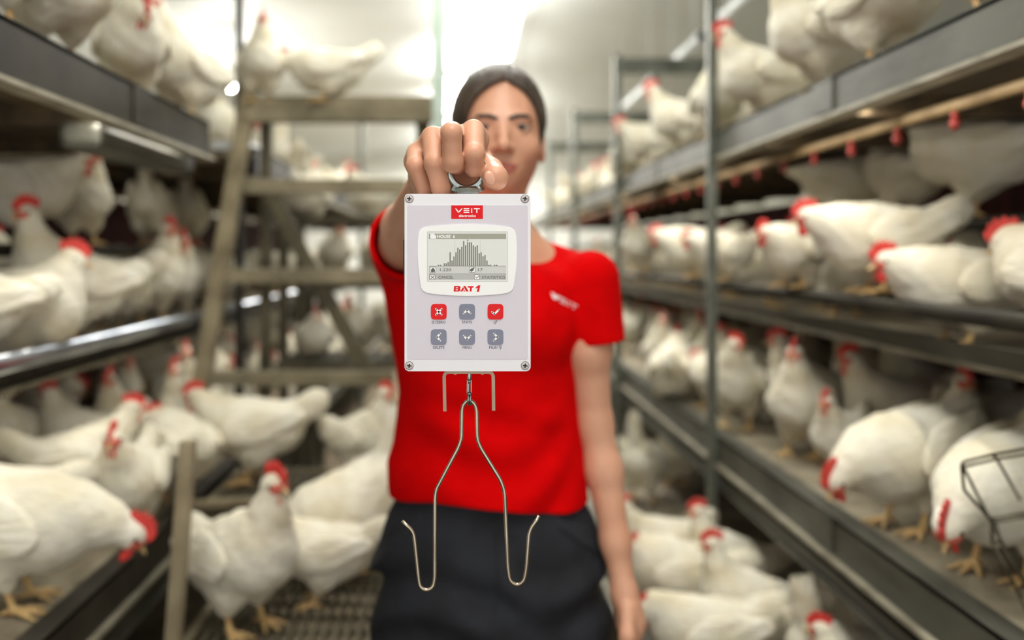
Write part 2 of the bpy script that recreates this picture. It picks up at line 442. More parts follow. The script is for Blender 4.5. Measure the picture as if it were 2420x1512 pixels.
# perches
def perch(pts, r, m, lab, grp=None):
    b = bmesh.new(); p0 = Vector(pts[0]); add_tube(b, [Vector(p) - p0 for p in pts], r, 12)
    o = bm_obj('perch_rail', b, m, None, smooth=True); o.location = p0; tag(o, lab, 'perch', grp); return o
perch([(0.97, 0.6, 1.232), (0.97, 10.4, 1.232)], 0.018, M['steel_dark'], 'dark perch rail in front of the middle floor on the right')
perch([(1.36, 0.6, 1.43), (1.36, 10.4, 1.43)], 0.018, M['steel_dark'], 'upper perch rail inside the right rack')
perch([(-1.20, 0.6, 1.36), (-1.20, 10.4, 1.36)], 0.018, M['steel_dark'], 'upper perch rail inside the left rack')
perch([(-0.93, 0.6, 1.128), (-0.93, 10.4, 1.128)], 0.022, M['pipe_metal'], 'shiny steel pipe along the left rack under the crouching hens')
# slanted tray front below the right perch
b = bmesh.new()
vs = [b.verts.new(p) for p in ((0.99, 0.6, 0.03), (0.99, 10.4, 0.03), (1.050, 10.4, -0.018), (1.050, 0.6, -0.018), (0.98, 0.6, 0.03), (0.98, 10.4, 0.03), (1.040, 10.4, -0.018), (1.040, 0.6, -0.018))]
for q_ in ((0, 1, 2, 3), (7, 6, 5, 4), (0, 4, 5, 1), (1, 5, 6, 2), (2, 6, 7, 3), (3, 7, 4, 0)): b.faces.new([vs[k] for k in q_])
o = bm_obj('feed_trough', b, M['steel_dark']); o.location.z = RM; tag(o, 'long grey sloping feed trough under the right perch', 'trough')
# drinker lines with red nipples
def drinker(s, X, z, lab):
    t = thing('drinker_line', (s * X, 0, z)); tag(t, lab, 'pipe')
    b = bmesh.new(); add_tube(b, [(0, 0.6, 0), (0, 10.4, 0)], 0.012, 10); bm_obj('pipe', b, M['pipe'], t, smooth=True)
    for k, y in enumerate(np.arange(1.0, 8.0, 0.22)):
        b = bmesh.new(); add_tube(b, [(0, y, -0.011), (0, y, -0.03)], 0.007, 8); add_tube(b, [(0, y, -0.03), (0, y, -0.04), (0, y, -0.05)], [0.010, 0.010, 0.004], 8)
        bm_obj('nipple', b, M['nipple'], t, smooth=True)
drinker(1, 1.00, RT - 0.095, 'tan drinker pipe with red nipples under the top floor on the right')
drinker(-1, 1.52, LT - 0.115, 'tan drinker pipe with red nipples under the top floor on the left')
# unseen fill strips added behind the front channels to brighten the tiers
def strip(s, X, z, lab, fl='top'):
    for k, y in enumerate(np.arange(1.0, 8.0, 1.6) if fl == 'top' or s > 0 else np.arange(1.0, 8.0, 1.6)):
        if s < 0 and fl == 'top' and not (y + 1.35 < 2.44 or y > 3.0): continue
        t = thing('added_strip', (s * X, y + 0.7, z)); tag(t, lab, 'light', 'added fill strips behind the ' + ('right' if s > 0 else 'left') + ' ' + fl + ' channel')
        b = bmesh.new(); add_box(b, (-0.012, -0.65, 0), (0.012, 0.65, 0.012), 0.003); bm_obj('holder', b, M['lamp_body'], t)
        b = bmesh.new(); add_box(b, (-0.008, -0.64, -0.006), (0.008, 0.64, -0.0004), 0.002); bm_obj('tube', b, M['lamp'], t)
        ld = bpy.data.lights.new('strip_fill', 'AREA'); ld.shape = 'RECTANGLE'; ld.size = 0.02; ld.size_y = 1.28; ld.energy = FILL_STRIP_WATTS * (1.0 if fl == 'top' else 0.35); ld.color = (1.0, 0.95, 0.84)
        lo = bpy.data.objects.new('strip_fill', ld); lo.location = (0, 0, -0.012); link(lo, t)
strip(1, 0.90, RT - 0.060, 'unseen fill strip added behind the right top channel')
strip(-1, 0.80, LT - 0.060, 'unseen fill strip added behind the left top channel')
strip(-1, 1.005, LM - 0.042, 'unseen fill strip added behind the left middle channel', 'middle')
# uprights and their cross bars
def post(s, X, y, z0, z1, w, m, lab, arm=True):
    t = thing('rack_post', (s * X, y, z0)); tag(t, lab, 'post')
    b = bmesh.new(); add_box(b, (-w / 2, -w / 2, 0), (w / 2, w / 2, z1 - z0), 0.003); bm_obj('upright', b, m, t)
    b = bmesh.new(); add_box(b, (-w * 0.9, -w * 0.62, 0), (w * 0.9, w * 0.62, 0.01)); bm_obj('foot_plate', b, m, t)
    if arm:
        b = bmesh.new(); add_box(b, (min(s * w / 2, s * 1.1), -0.02, z1 - z0 - 0.10), (max(s * w / 2, s * 1.1), 0.02, z1 - z0 - 0.02), 0.003); bm_obj('cross_arm', b, M['steel_post'], t)
PTOP = EYE + 1.06
post(1, 0.832, 2.72, 0.0, PTOP, 0.03, M['steel_post'], 'nearest grey steel upright of the right rack')
post(1, 0.832, 4.37, 0.0, PTOP, 0.036, M['steel_post'], 'second grey steel upright of the right rack, behind the nearest one')
post(1, 0.832, 6.02, 0.0, PTOP, 0.04, M['steel_post'], 'third grey steel upright of the right rack')
post(1, 0.832, 7.67, 0.0, PTOP, 0.04, M['steel_post'], 'fourth grey steel upright of the right rack, far back')
post(1, 0.832, 1.07, 0.0, PTOP, 0.03, M['steel_post'], 'grey steel upright of the right rack outside the picture')
post(-1, 0.826, 3.05, 0.0, PTOP, 0.027, M['post_black'], 'dark upright of the left rack beside the wooden ladder')
post(-1, 0.732, 6.02, 0.0, PTOP, 0.036, M['steel_post'], 'far grey upright of the left rack')
# white pipe run high over the right rack, in lengths
for y0, y1, lab in ((3.35, 3.95, 'nearest length of white pipe above the right rack'), (4.25, 5.0, 'second length of white pipe above the right rack'), (5.3, 6.6, 'farthest length of white pipe above the right rack')):
    b = bmesh.new(); add_tube(b, [(0, y0, 0), (0, y1, 0)], 0.03, 12); 
    for y in (y0 + 0.03, y1 - 0.03): add_tube(b, [(0, y - 0.03, 0), (0, y + 0.03, 0)], 0.037, 12)
    for y in (y0 + 0.15, y1 - 0.15):
        zt = RZ - (1.25 - RX) * (RZ - 2.62) / (XR + 0.1 - RX) - (EYE + 1.125)
        add_tube(b, [(0, y, 0.028), (0, y, zt - 0.01)], 0.004, 6)
    o = bm_obj('white_pipe', b, M['pipe_white'], None, smooth=True); o.location = (1.25, 0, EYE + 1.125); tag(o, lab, 'pipe')

# wooden ladder with boards, and its back stand ------------------------
def bar(name, a, b_, w, h, m, parent, root, bev=0.004):
    b = bmesh.new(); add_beam(b, Vector(a) - Vector(root), Vector(b_) - Vector(root), w, h, bev=bev); return bm_obj(name, b, m, parent)
LR = (-0.45, 2.85, 0.0)
lad = thing('wooden_ladder', LR); tag(lad, 'weathered grey wooden perch ladder left of the woman', 'ladder')
top = W(590, 235, 2.95); bot = W(482, 880, 2.80)
ext = bot + (bot - top) * ((bot[2] - LL - 0.006) / (top[2] - bot[2]))
bar('rail', top + np.array([0, 0, 0.03]), (ext[0], ext[1], LL + 0.006), 0.055, 0.06, M['wood_pale'], lad, LR)
bar('rail', W(630, 250, 2.98), (W(625, 900, 2.98)[0], 2.98, 0.0), 0.036, 0.05, M['wood_dark'], lad, LR)
bar('rail', W(1000, 235, 2.97), (W(1010, 900, 2.97)[0], 2.97, 0.0), 0.05, 0.05, M['wood_dark'], lad, LR)
bar('rung', W(572, 259, 2.93), W(1022, 259, 2.93), 0.05, 0.092, M['wood'], lad, LR)['label'] = 'broad top board'
for y, xa, xb, d, h in ((441, 545, 960, 2.90, 0.052), (652, 512, 930, 2.86, 0.05), (893, 478, 930, 2.82, 0.048)):
    bar('rung', W(xa, y, d), W(xb, y, d), 0.04, h, M['wood'], lad, LR)
bar('brace', W(640, 455, 2.90), W(745, 655, 2.90), 0.03, 0.05, M['wood_dark'], lad, LR)
bar('brace', W(748, 655, 2.88), W(880, 900, 2.85), 0.03, 0.05, M['wood_dark'], lad, LR)
# pale green post behind the woman
b = bmesh.new(); add_box(b, (-0.026, -0.026, 0), (0.026, 0.026, 3.02), 0.004)
o = bm_obj('steel_column', b, M['post_green']); pg = W(1037, 300, 3.12); o.location = (pg[0], pg[1], 0); tag(o, 'pale green column behind the woman\'s right shoulder', 'post')
# shelves behind the ladder that hens sit on
def board(name, x0, x1, y0, y1, zs, lab, m):
    r = ((x0 + x1) / 2, (y0 + y1) / 2, 0)
    t = thing(name, r); tag(t, lab, 'stand')
    for z in zs:
        b = bmesh.new(); add_box(b, (x0 - r[0], y0 - r[1], z - 0.03), (x1 - r[0], y1 - r[1], z), 0.004); bm_obj('board', b, m, t)
    for sx in (x0 + 0.025, x1 - 0.025):
        for sy in (y0 + 0.025, y1 - 0.025):
            b = bmesh.new(); add_box(b, (sx - r[0] - 0.018, sy - r[1] - 0.018, 0), (sx - r[0] + 0.018, sy - r[1] + 0.018, max(zs) - 0.0305)); bm_obj('leg', b, m, t)
board('perch_stand', -0.735, -0.16, 3.25, 3.64, (0.92, 1.50), 'wooden stand with two boards of white hens behind the ladder', M['wood_dark'])
board('perch_stand', -0.72, -0.16, 3.74, 4.07, (1.22,), 'farther wooden stand behind the ladder', M['wood_dark'])
# slatted platforms by the ladder's foot
def platform(x0, x1, y0, y1, z, lab):
    r = ((x0 + x1) / 2, (y0 + y1) / 2, 0)
    t = thing('mesh_platform', r); tag(t, lab, 'platform')
    b = bmesh.new()
    for x in np.arange(x0 + 0.02, x1 - 0.005, 0.026): add_box(b, (x - r[0] - 0.0045, y0 - r[1] + 0.012, z - 0.014), (x - r[0] + 0.0045, y1 - r[1] - 0.012, z))
    for y in np.arange(y0 + 0.07, y1, 0.075): add_box(b, (x0 - r[0] + 0.012, y - r[1] - 0.004, z - 0.018), (x1 - r[0] - 0.012, y - r[1] + 0.004, z - 0.006))
    bm_obj('mesh_top', b, M['mesh'], t)
    b = bmesh.new()
    add_box(b, (x0 - r[0], y0 - r[1], z - 0.055), (x1 - r[0], y0 - r[1] + 0.02, z + 0.004)); add_box(b, (x0 - r[0], y1 - r[1] - 0.02, z - 0.055), (x1 - r[0], y1 - r[1], z + 0.004))
    add_box(b, (x0 - r[0], y0 - r[1] + 0.02, z - 0.05), (x0 - r[0] + 0.02, y1 - r[1] - 0.02, z + 0.002)); add_box(b, (x1 - r[0] - 0.02, y0 - r[1] + 0.02, z - 0.05), (x1 - r[0], y1 - r[1] - 0.02, z + 0.002))
    bm_obj('frame', b, M['wood'], t)
    for sx in (x0 + 0.03, x1 - 0.03):
        for sy in (y0 + 0.04, y1 - 0.04):
            b = bmesh.new(); add_box(b, (sx - r[0] - 0.015, sy - r[1] - 0.015, 0), (sx - r[0] + 0.015, sy - r[1] + 0.015, z - 0.056)); bm_obj('leg', b, M['wood_dark'], t)
platform(-0.615, -0.13, 1.72, 2.22, 0.50, 'front slatted platform under the big white hen at the bottom')
platform(-0.73, -0.10, 2.31, 2.68, 0.645, 'rear slatted platform behind the big white hen')
# the stile that stands at the platform's corner, with its cross bar
sr_ = W(415, 1300, 1.70)
st = thing('wooden_stile', (sr_[0], 1.70, 0)); tag(st, 'pale wooden stile left of the big white hen at the bottom', 'post')
bar('upright', W(445, 1040, 1.74), (W(392, 1512, 1.66)[0] - 0.02, 1.64, 0.0), 0.03, 0.034, M['wood_pale'], st, (sr_[0], 1.70, 0))
bar('cross_bar', W(440, 1192, 2.28), W(640, 1186, 2.28), 0.022, 0.024, M['wood_pale'], st, (sr_[0], 1.70, 0))
bar('side_bar', W(441, 1110, 1.75), W(440, 1192, 2.28), 0.024, 0.03, M['wood_dark'], st, (sr_[0], 1.70, 0))
# bracket and bulb at the end of the left top floor
b = bmesh.new(); add_box(b, (-0.07, -0.09, 0), (0.07, 0.09, 0.035), 0.006)
o = bm_obj('white_tray', b, M['pipe_white']); q_ = W(512, 290, 3.1); o.location = (q_[0], q_[1], LT + 0.004); o.location.x = -0.85; tag(o, 'small white tray on the left top floor beside the ladder', 'tray')
def bulb(px, py, d, r, lab):
    p = W(px, py, d); t = thing('bulb_lamp', (p[0], p[1], p[2])); tag(t, lab, 'lamp')
    v, f = nets(lambda X, Y, Z: smin(sd_sphere(X, Y, Z, (0, 0, 0), r), sd_cone(X, Y, Z, (0, 0, 0), (0, 0, r * 1.5), r * 0.6, r * 0.4), r * 0.4), (-r * 1.3,) * 3, (r * 1.3, r * 1.3, r * 2), r / 6)
    mesh_obj('bulb', v, f, M['lamp'], t)
    ld = bpy.data.lights.new('bulb_light', 'POINT'); ld.energy = 22; ld.shadow_soft_size = r; ld.color = (1.0, 0.97, 0.9)
    lo = bpy.data.objects.new('bulb_light', ld); lo.location = (0, 0, -r * 1.5); link(lo, t)
    b = bmesh.new(); add_tube(b, [(0, 0, r * 1.3), (0, 0, r * 2.4)], r * 0.5, 12)
    zt = RZ - (RX - p[0]) * (RZ - 2.72) / (RX - XL + 0.1) - p[2]
    add_tube(b, [(0, 0, r * 2.4), (0, 0, zt)], 0.006, 6); bm_obj('cord_and_socket', b, M['steel_dark'], t)
bulb(545, 197, 5.6, 0.045, 'small bright bulb left of the dark post')
bulb(590, 206, 6.4, 0.045, 'small bright bulb right of the dark post')

# wire basket at the right edge, close to the camera ------------------
wr = W(2345, 1300, 1.30)
wb = thing('wire_basket', (wr[0], 1.30, wr[2])); tag(wb, 'rough wire basket frame at the right edge in front of a pecking hen', 'basket')
def wire(pts, r=0.0026):
    b = bmesh.new(); add_tube(b, [Vector(p) - Vector(wr) for p in pts], r, 8); return bm_obj('wire', b, M['wire'], wb, smooth=True)
A = lambda x, y, d: W(x, y, d)
wire(fillet_path([A(2480, 1050, 1.28), A(2346, 1074, 1.28), A(2272, 1092, 1.28), A(2278, 1158, 1.29), A(2345, 1232, 1.36)], 0.008))
wire([A(2480, 1064, 1.33), A(2352, 1085, 1.33), A(2280, 1102, 1.33)])
wire(fillet_path([A(2346, 1073, 1.275), A(2356, 1084, 1.34), A(2410, 1180, 1.42)], 0.006))
wire(fillet_path([A(2274, 1098, 1.30), A(2290, 1130, 1.34), A(2350, 1250, 1.40), A(2420, 1370, 1.42)], 0.006))
wire([A(2340, 1226, 1.36), A(2480, 1202, 1.36)]); wire([A(2345, 1234, 1.40), A(2480, 1212, 1.40)])
wire([A(2345, 1280, 1.36), A(2412, 1412, 1.36)], 0.003); wire([A(2362, 1275, 1.40), A(2440, 1410, 1.40)], 0.003)
wire([A(2342, 1228, 1.36), A(2346, 1284, 1.36), A(2364, 1278, 1.40), A(2352, 1236, 1.40)], 0.003)
wire([A(2420, 1370, 1.42), A(2480, 1500, 1.42)], 0.003); wire([A(2412, 1410, 1.36), A(2450, 1500, 1.36)], 0.003)
# ------------------------------------------------------------------ the hand-held poultry scale (device) with its hook
DD = 0.79                       # distance of its front face
DS = DD / F                     # metres per photo pixel at that distance
DCX, DCY = 1105.0, 667.5        # middle of its face in the photo
D_root = W(DCX, 877, DD)        # base of the case, front
D_Z = (877 - DCY) * DS

def dloc(px, py, w=0.0):
    """photo pixel on the face plus height w above it, to the device's local frame (root at the foot of the face)"""
    return ((px - DCX) * DS, -w, (877 - py) * DS)

def rrect(x0, y0, x1, y1, r, n=6):
    out = []
    for cx, cy, a0 in ((x1 - r, y0 + r, -90), (x1 - r, y1 - r, 0), (x0 + r, y1 - r, 90), (x0 + r, y0 + r, 180)):
        for k in range(n + 1):
            a = math.radians(a0 + 90 * k / n)
            out.append((cx + r * math.cos(a), cy + r * math.sin(a)))
    return out

def circle(cx, cy, r, n=24):
    return [(cx + r * math.cos(2 * math.pi * k / n), cy + r * math.sin(2 * math.pi * k / n)) for k in range(n)]

def add_plate(bm, poly, w0, w1, mi=0, bev=0.0, loc=dloc):
    """an extruded flat shape lying on the face, from height w0 to w1"""
    a = [bm.verts.new(loc(x, y, w0)) for x, y in poly]
    b = [bm.verts.new(loc(x, y, w1)) for x, y in poly]
    fs = [bm.faces.new(b), bm.faces.new(a[::-1])]
    n = len(poly)
    for i in range(n):
        fs.append(bm.faces.new((a[i], a[(i + 1) % n], b[(i + 1) % n], b[i])))
    for f in fs: f.material_index = mi
    if bev > 0:
        es = [e for e in fs[0].edges]
        r = bmesh.ops.bevel(bm, geom=es, offset=bev, segments=3, affect='EDGES', profile=0.5)
        for f in r['faces']: f.material_index = mi

def stroke(pts, w):
    """outline polygons of a thick polyline, one per segment with square joints"""
    out = []
    for (x0, y0), (x1, y1) in zip(pts[:-1], pts[1:]):
        L = math.hypot(x1 - x0, y1 - y0); dx, dy = (x1 - x0) / L, (y1 - y0) / L
        nx, ny = -dy * w / 2, dx * w / 2
        out.append([(x0 + nx, y0 + ny), (x1 + nx, y1 + ny), (x1 - nx, y1 - ny), (x0 - nx, y0 - ny)])
    for x, y in pts: out.append(circle(x, y, w / 2, 14))
    return out

def text_polys(s, x0, x1, y0, y1, italic=0.0):
    """letters of the built-in font fitted to a pixel box: triangles as (verts, faces)"""
    cu = bpy.data.curves.new('t', 'FONT'); cu.body = s; cu.size = 1.0; cu.shear = italic
    cu.resolution_u = 4
    o = bpy.data.objects.new('t', cu); COL.objects.link(o)
    bpy.context.view_layer.update()
    me = bpy.data.meshes.new_from_object(o.evaluated_get(bpy.context.evaluated_depsgraph_get()))
    v = np.array([q.co[:] for q in me.vertices]); f = [tuple(p.vertices) for p in me.polygons]
    bpy.data.objects.remove(o); bpy.data.curves.remove(cu); bpy.data.meshes.remove(me)
    mn, mx = v.min(0), v.max(0)
    px = x0 + (v[:, 0] - mn[0]) / (mx[0] - mn[0]) * (x1 - x0)
    py = y1 - (v[:, 1] - mn[1]) / (mx[1] - mn[1]) * (y1 - y0)
    return list(zip(px, py)), f

def add_text(bm, s, box, w, mi=0, bold=0.0, loc=dloc):
    P, fs = text_polys(s, *box)
    offs = [(0, 0)] if not bold else [(-bold, 0), (bold, 0), (0, -bold), (0, bold)]
    for k, (ox, oy) in enumerate(offs):
        vs = [bm.verts.new(loc(x + ox, y + oy, w + k * 2e-6)) for x, y in P]
        for f in fs:
            try: bm.faces.new([vs[i] for i in f]).material_index = mi
            except ValueError: pass

dev = thing('poultry_scale', D_root.tolist())
tag(dev, 'white hand-held scale with red logo and grey screen, held out by the woman', 'scale')
# case
bm = bmesh.new()
add_plate(bm, rrect(956, 458, 1254, 877, 9, 8), -0.055, 0.0, bev=0.0009)
bm_obj('case', bm, M['case'], dev, smooth=False)
bm = bmesh.new()
add_plate(bm, [(952.5, 566), (958, 566), (958, 652), (952.5, 652)], -0.03, -0.004)
bm_obj('side_port_cover', bm, M['rubber'], dev)['label'] = 'black cover on the edge of the case'
# label panel
bm = bmesh.new()
add_plate(bm, rrect(962.2, 485, 1247.3, 848.5, 4), -0.001, 0.00025, bev=0.0001)
bm_obj('label_panel', bm, M['panel'], dev)['label'] = 'pale lilac label'
PW = 0.00025
# four corner screws
for cx, cy in ((967.4, 469.5), (1240.6, 469.5), (967.4, 863.7), (1241, 863.7)):
    bm = bmesh.new()
    add_plate(bm, circle(cx, cy, 9.9, 32), -0.001, 0.0003, 1)
    add_plate(bm, circle(cx, cy, 9.0, 32), 0.0003, 0.0006, 0, bev=0.0002)
    add_plate(bm, circle(cx, cy, 6.3, 24), 0.0006, 0.0012, 0, bev=0.0004)
    for ang in (8, 98):
        a = math.radians(ang); c, s = math.cos(a), math.sin(a)
        add_plate(bm, [(cx + c * u - s * v, cy + s * u + c * v) for u, v in ((-5.4, -1.5), (5.4, -1.5), (5.4, 1.5), (-5.4, 1.5))], 0.0012, 0.00125, 1)
    add_plate(bm, circle(cx, cy, 2.8, 16), 0.0012, 0.00127, 1)
    bm_obj('screw', bm, None, dev, mats=[M['screw'], M['black']])
# logo
logo_bm = bmesh.new()
add_plate(logo_bm, [(1066.3, 485), (1141.3, 485), (1141.3, 517), (1066.3, 517)], PW, PW + 0.0001)
logo = bm_obj('logo_badge', logo_bm, M['red'], dev); logo['label'] = 'red logo badge'

def veit_strokes(x0, y0, x1, y1):
    """the wide capitals V E I T with a barred E, in a box"""
    w = x1 - x0; h = y1 - y0; t = 0.2 * h
    q = []
    q += stroke([(x0 + t / 2, y0 + t / 2), (x0 + 0.135 * w, y1 - t / 2), (x0 + 0.27 * w, y0 + t / 2)], t * 1.15)
    for k in (0, 1, 2):
        yy = y0 + t / 2 + (h - t) * k / 2
        q.append([(x0 + 0.34 * w, yy - t / 2), (x0 + 0.57 * w, yy - t / 2), (x0 + 0.57 * w, yy + t / 2), (x0 + 0.34 * w, yy + t / 2)])
    q.append([(x0 + 0.645 * w, y0), (x0 + 0.69 * w, y0), (x0 + 0.69 * w, y1), (x0 + 0.645 * w, y1)])
    q.append([(x0 + 0.755 * w, y0), (x1, y0), (x1, y0 + t), (x0 + 0.755 * w, y0 + t)])
    q.append([(x0 + 0.855 * w, y0 + t), (x0 + 0.9 * w, y0 + t), (x0 + 0.9 * w, y1), (x0 + 0.855 * w, y1)])
    return q
bm = bmesh.new()
for p in veit_strokes(1076, 492, 1134, 503): add_plate(bm, p, PW + 0.0001, PW + 0.00015)
add_text(bm, 'electronics', (1084.5, 1124, 506.6, 512.6), PW + 0.00015, bold=0.22)
bm_obj('logo_lettering', bm, M['white'], logo)
# bezel: a barrel shaped white surround
def barrel():
    out = []
    def arc(p0, p1, bulge, n=12):
        (x0, y0), (x1, y1) = p0, p1
        nx, ny = (y1 - y0), -(x1 - x0); L = math.hypot(nx, ny); nx, ny = nx / L, ny / L
        return [(x0 + (x1 - x0) * k / n + nx * bulge * 4 * (k / n) * (1 - k / n), y0 + (y1 - y0) * k / n + ny * bulge * 4 * (k / n) * (1 - k / n)) for k in range(n + 1)]
    tl, tr, br, bl = (1009, 536.5), (1199, 536.5), (1196, 692.5), (1012, 692.5)
    out += arc(tl, tr, 6.2)
    out += arc((1199, 536.5), (1220, 560), 7, 6)[1:]
    out += arc((1220, 560), (1215, 668), 3.5, 8)[1:]
    out += arc((1215, 668), (1196, 692.5), 7, 6)[1:]
    out += arc(br, bl, 6.2)[1:]
    out += arc((1012, 692.5), (994, 668), 7, 6)[1:]
    out += arc((994, 668), (988.5, 560), 3.5, 8)[1:]
    out += arc((988.5, 560), (1009, 536.5), 7, 6)[1:-1]
    return out
bm = bmesh.new()
add_plate(bm, barrel(), PW, PW + 0.0008, bev=0.0004)
bezel = bm_obj('screen_bezel', bm, M['bezel'], dev); bezel['label'] = 'white screen surround'
BW = PW + 0.0008
bm = bmesh.new()
R_ = [(1009.3, 546.7), (1200, 546.7), (1200, 665.7), (1009.3, 665.7)]
add_plate(bm, rrect(1009.3, 546.7, 1200, 665.7, 2), BW, BW + 0.00005, 1)
add_plate(bm, rrect(1011, 549.3, 1198.6, 664.3, 1.5), BW + 0.00005, BW + 0.0001, 0)
lcd = bm_obj('display', bm, None, dev, mats=[M['lcd'], M['lcd_rim']]); lcd['label'] = 'grey display'
LW = BW + 0.0001
def zx(x): return 1000 + x / 8.895
def zy(y): return 530 + y / 8.895
bm = bmesh.new()
def rect(x0, y0, x1, y1, mi, dw=0.00003, base=0.0):
    add_plate(bm, [(x0, y0), (x1, y0), (x1, y1), (x0, y1)], LW + base, LW + base + dw, mi)
rect(zx(120), zy(195), zx(1742), zy(310), 0)
rect(zx(120), zy(880), zx(1742), zy(1034), 4)
rect(zx(120), zy(870), zx(1742), zy(880), 1)
rect(zx(120), zy(1037), zx(1742), zy(1164), 2)
rect(zx(120), zy(1034), zx(1742), zy(1041), 1, 0.00004)
for x, top in ((322, 850), (367, 850), (445, 820), (487, 820), (527, 790), (568, 588), (608, 760), (648, 675), (690, 588), (730, 492), (770, 525), (812, 470),
               (852, 350), (893, 440), (935, 375), (975, 380), (1015, 380), (1055, 440), (1096, 470), (1137, 440), (1178, 610), (1217, 588), (1258, 672),
               (1299, 645), (1340, 760), (1380, 850), (1420, 850), (1500, 850), (1545, 850)):
    rect(zx(x - 14), zy(top), zx(x + 14), zy(872), 1)
for x in (668, 1200): rect(zx(x - 3), zy(345), zx(x + 3), zy(590), 2)
add_plate(bm, [(zx(915), zy(322)), (zx(955), zy(322)), (zx(935), zy(368))], LW, LW + 0.00003, 1)
add_plate(bm, [(zx(152), zy(198)), (zx(240), zy(198)), (zx(273), zy(232)), (zx(273), zy(304)), (zx(152), zy(304))], LW + 0.00003, LW + 0.00006, 3)
add_plate(bm, [(zx(240), zy(198)), (zx(273), zy(232)), (zx(240), zy(232))], LW + 0.00006, LW + 0.00008, 2)
for x0, y0, x1, y1 in ((140, 893, 275, 1015), (965, 893, 1100, 1015), (135, 1053, 255, 1162), (1072, 1053, 1190, 1162)):
    add_plate(bm, rrect(zx(x0), zy(y0), zx(x1), zy(y1), 2.2), LW + 0.00003, LW + 0.00006, 5)
    add_plate(bm, rrect(zx(x0) + 1, zy(y0) + 1, zx(x1) - 1, zy(y1) - 1, 1.6), LW + 0.00006, LW + 0.00008, 3)
I0, I1 = LW + 0.00008, LW + 0.0001
add_plate(bm, [(zx(165), zy(1000)), (zx(168), zy(945)), (zx(188), zy(938)), (zx(192), zy(916)), (zx(225), zy(916)), (zx(228), zy(938)), (zx(246), zy(945)), (zx(250), zy(1000))], I0, I1, 5)
add_plate(bm, [(zx(978), zy(985)), (zx(985), zy(950)), (zx(1010), zy(925)), (zx(1040), zy(918)), (zx(1066), zy(903)), (zx(1080), zy(915)), (zx(1068), zy(935)), (zx(1055), zy(968)),
               (zx(1030), zy(985)), (zx(1024), zy(1006)), (zx(1014), zy(1004)), (zx(1010), zy(982))], I0, I1, 5)
for pl in (((165, 1085), (228, 1140)), ((228, 1085), (165, 1140))):
    for p in stroke([(zx(x), zy(y)) for x, y in pl], 1.5): add_plate(bm, p, I0, I1, 5)
for p in stroke([(zx(x), zy(y)) for x, y in ((1100, 1108), (1122, 1130), (1170, 1085))], 1.5): add_plate(bm, p, I0, I1, 5)
bm_obj('display_graphic', bm, None, lcd, mats=[M['lcd_title'], M['lcd_bar'], M['lcd_row'], M['white'], M['lcd_row2'], M['lcd_dark']])
bm = bmesh.new()
TW = LW + 0.00006
add_text(bm, 'HOUSE  6', (1033.4, 1075, 555.3, 562.2), TW, 1, bold=0.3)
add_text(bm, '1.220', (1040, 1066, 634, 640.6), TW, 0, bold=0.12)
add_text(bm, '17', (1130, 1140.4, 634, 640.6), TW, 0, bold=0.12)
add_text(bm, 'CANCEL', (1036, 1071.4, 652, 658.3), TW, 0, bold=0.12)
add_text(bm, 'STATISTICS', (1138.8, 1193.6, 652, 658.3), TW, 0, bold=0.12)
bm_obj('display_lettering', bm, None, lcd, mats=[M['lcd_dark'], M['white']])
# BAT 1 in heavy red italics under the display
bm = bmesh.new()
def q(x, y): return (1000 + x / 8.895, 530 + y / 8.895)
def pl(pts, dw=0.00005): add_plate(bm, [q(x, y) for x, y in pts], BW, BW + dw)
# B from strokes, A with a slanted cut, T, leaning 1
pl([(652, 1296), (690, 1296), (678, 1411), (640, 1411)])
for y0, y1, xe in ((1296, 1324, 765), (1341, 1367, 765), (1384, 1411, 762)):
    pl([(680, y0), (xe, y0), (xe, y1), (676, y1)], 0.00006)
for (x, y, w_) in ((765, 1324, 24), (765, 1375, 26)):
    add_plate(bm, circle(q(x - 6, y)[0], q(x - 6, y)[1], 3.1, 14), BW, BW + 0.00007)
pl([(782, 1411), (838, 1316), (862, 1352), (826, 1411)])
pl([(842, 1296), (892, 1296), (955, 1411), (905, 1411)])
pl([(850, 1395), (868, 1370), (880, 1411), (846, 1411)])
pl([(938, 1298), (1062, 1298), (1058, 1330), (934, 1330)])
pl([(985, 1330), (1025, 1330), (1018, 1411), (978, 1411)])
pl([(1104, 1325), (1160, 1282), (1202, 1282), (1172, 1416), (1126, 1416), (1148, 1330), (1106, 1350)])
bm_obj('model_lettering', bm, M['red'], bezel)['label'] = 'heavy red lettering under the display'
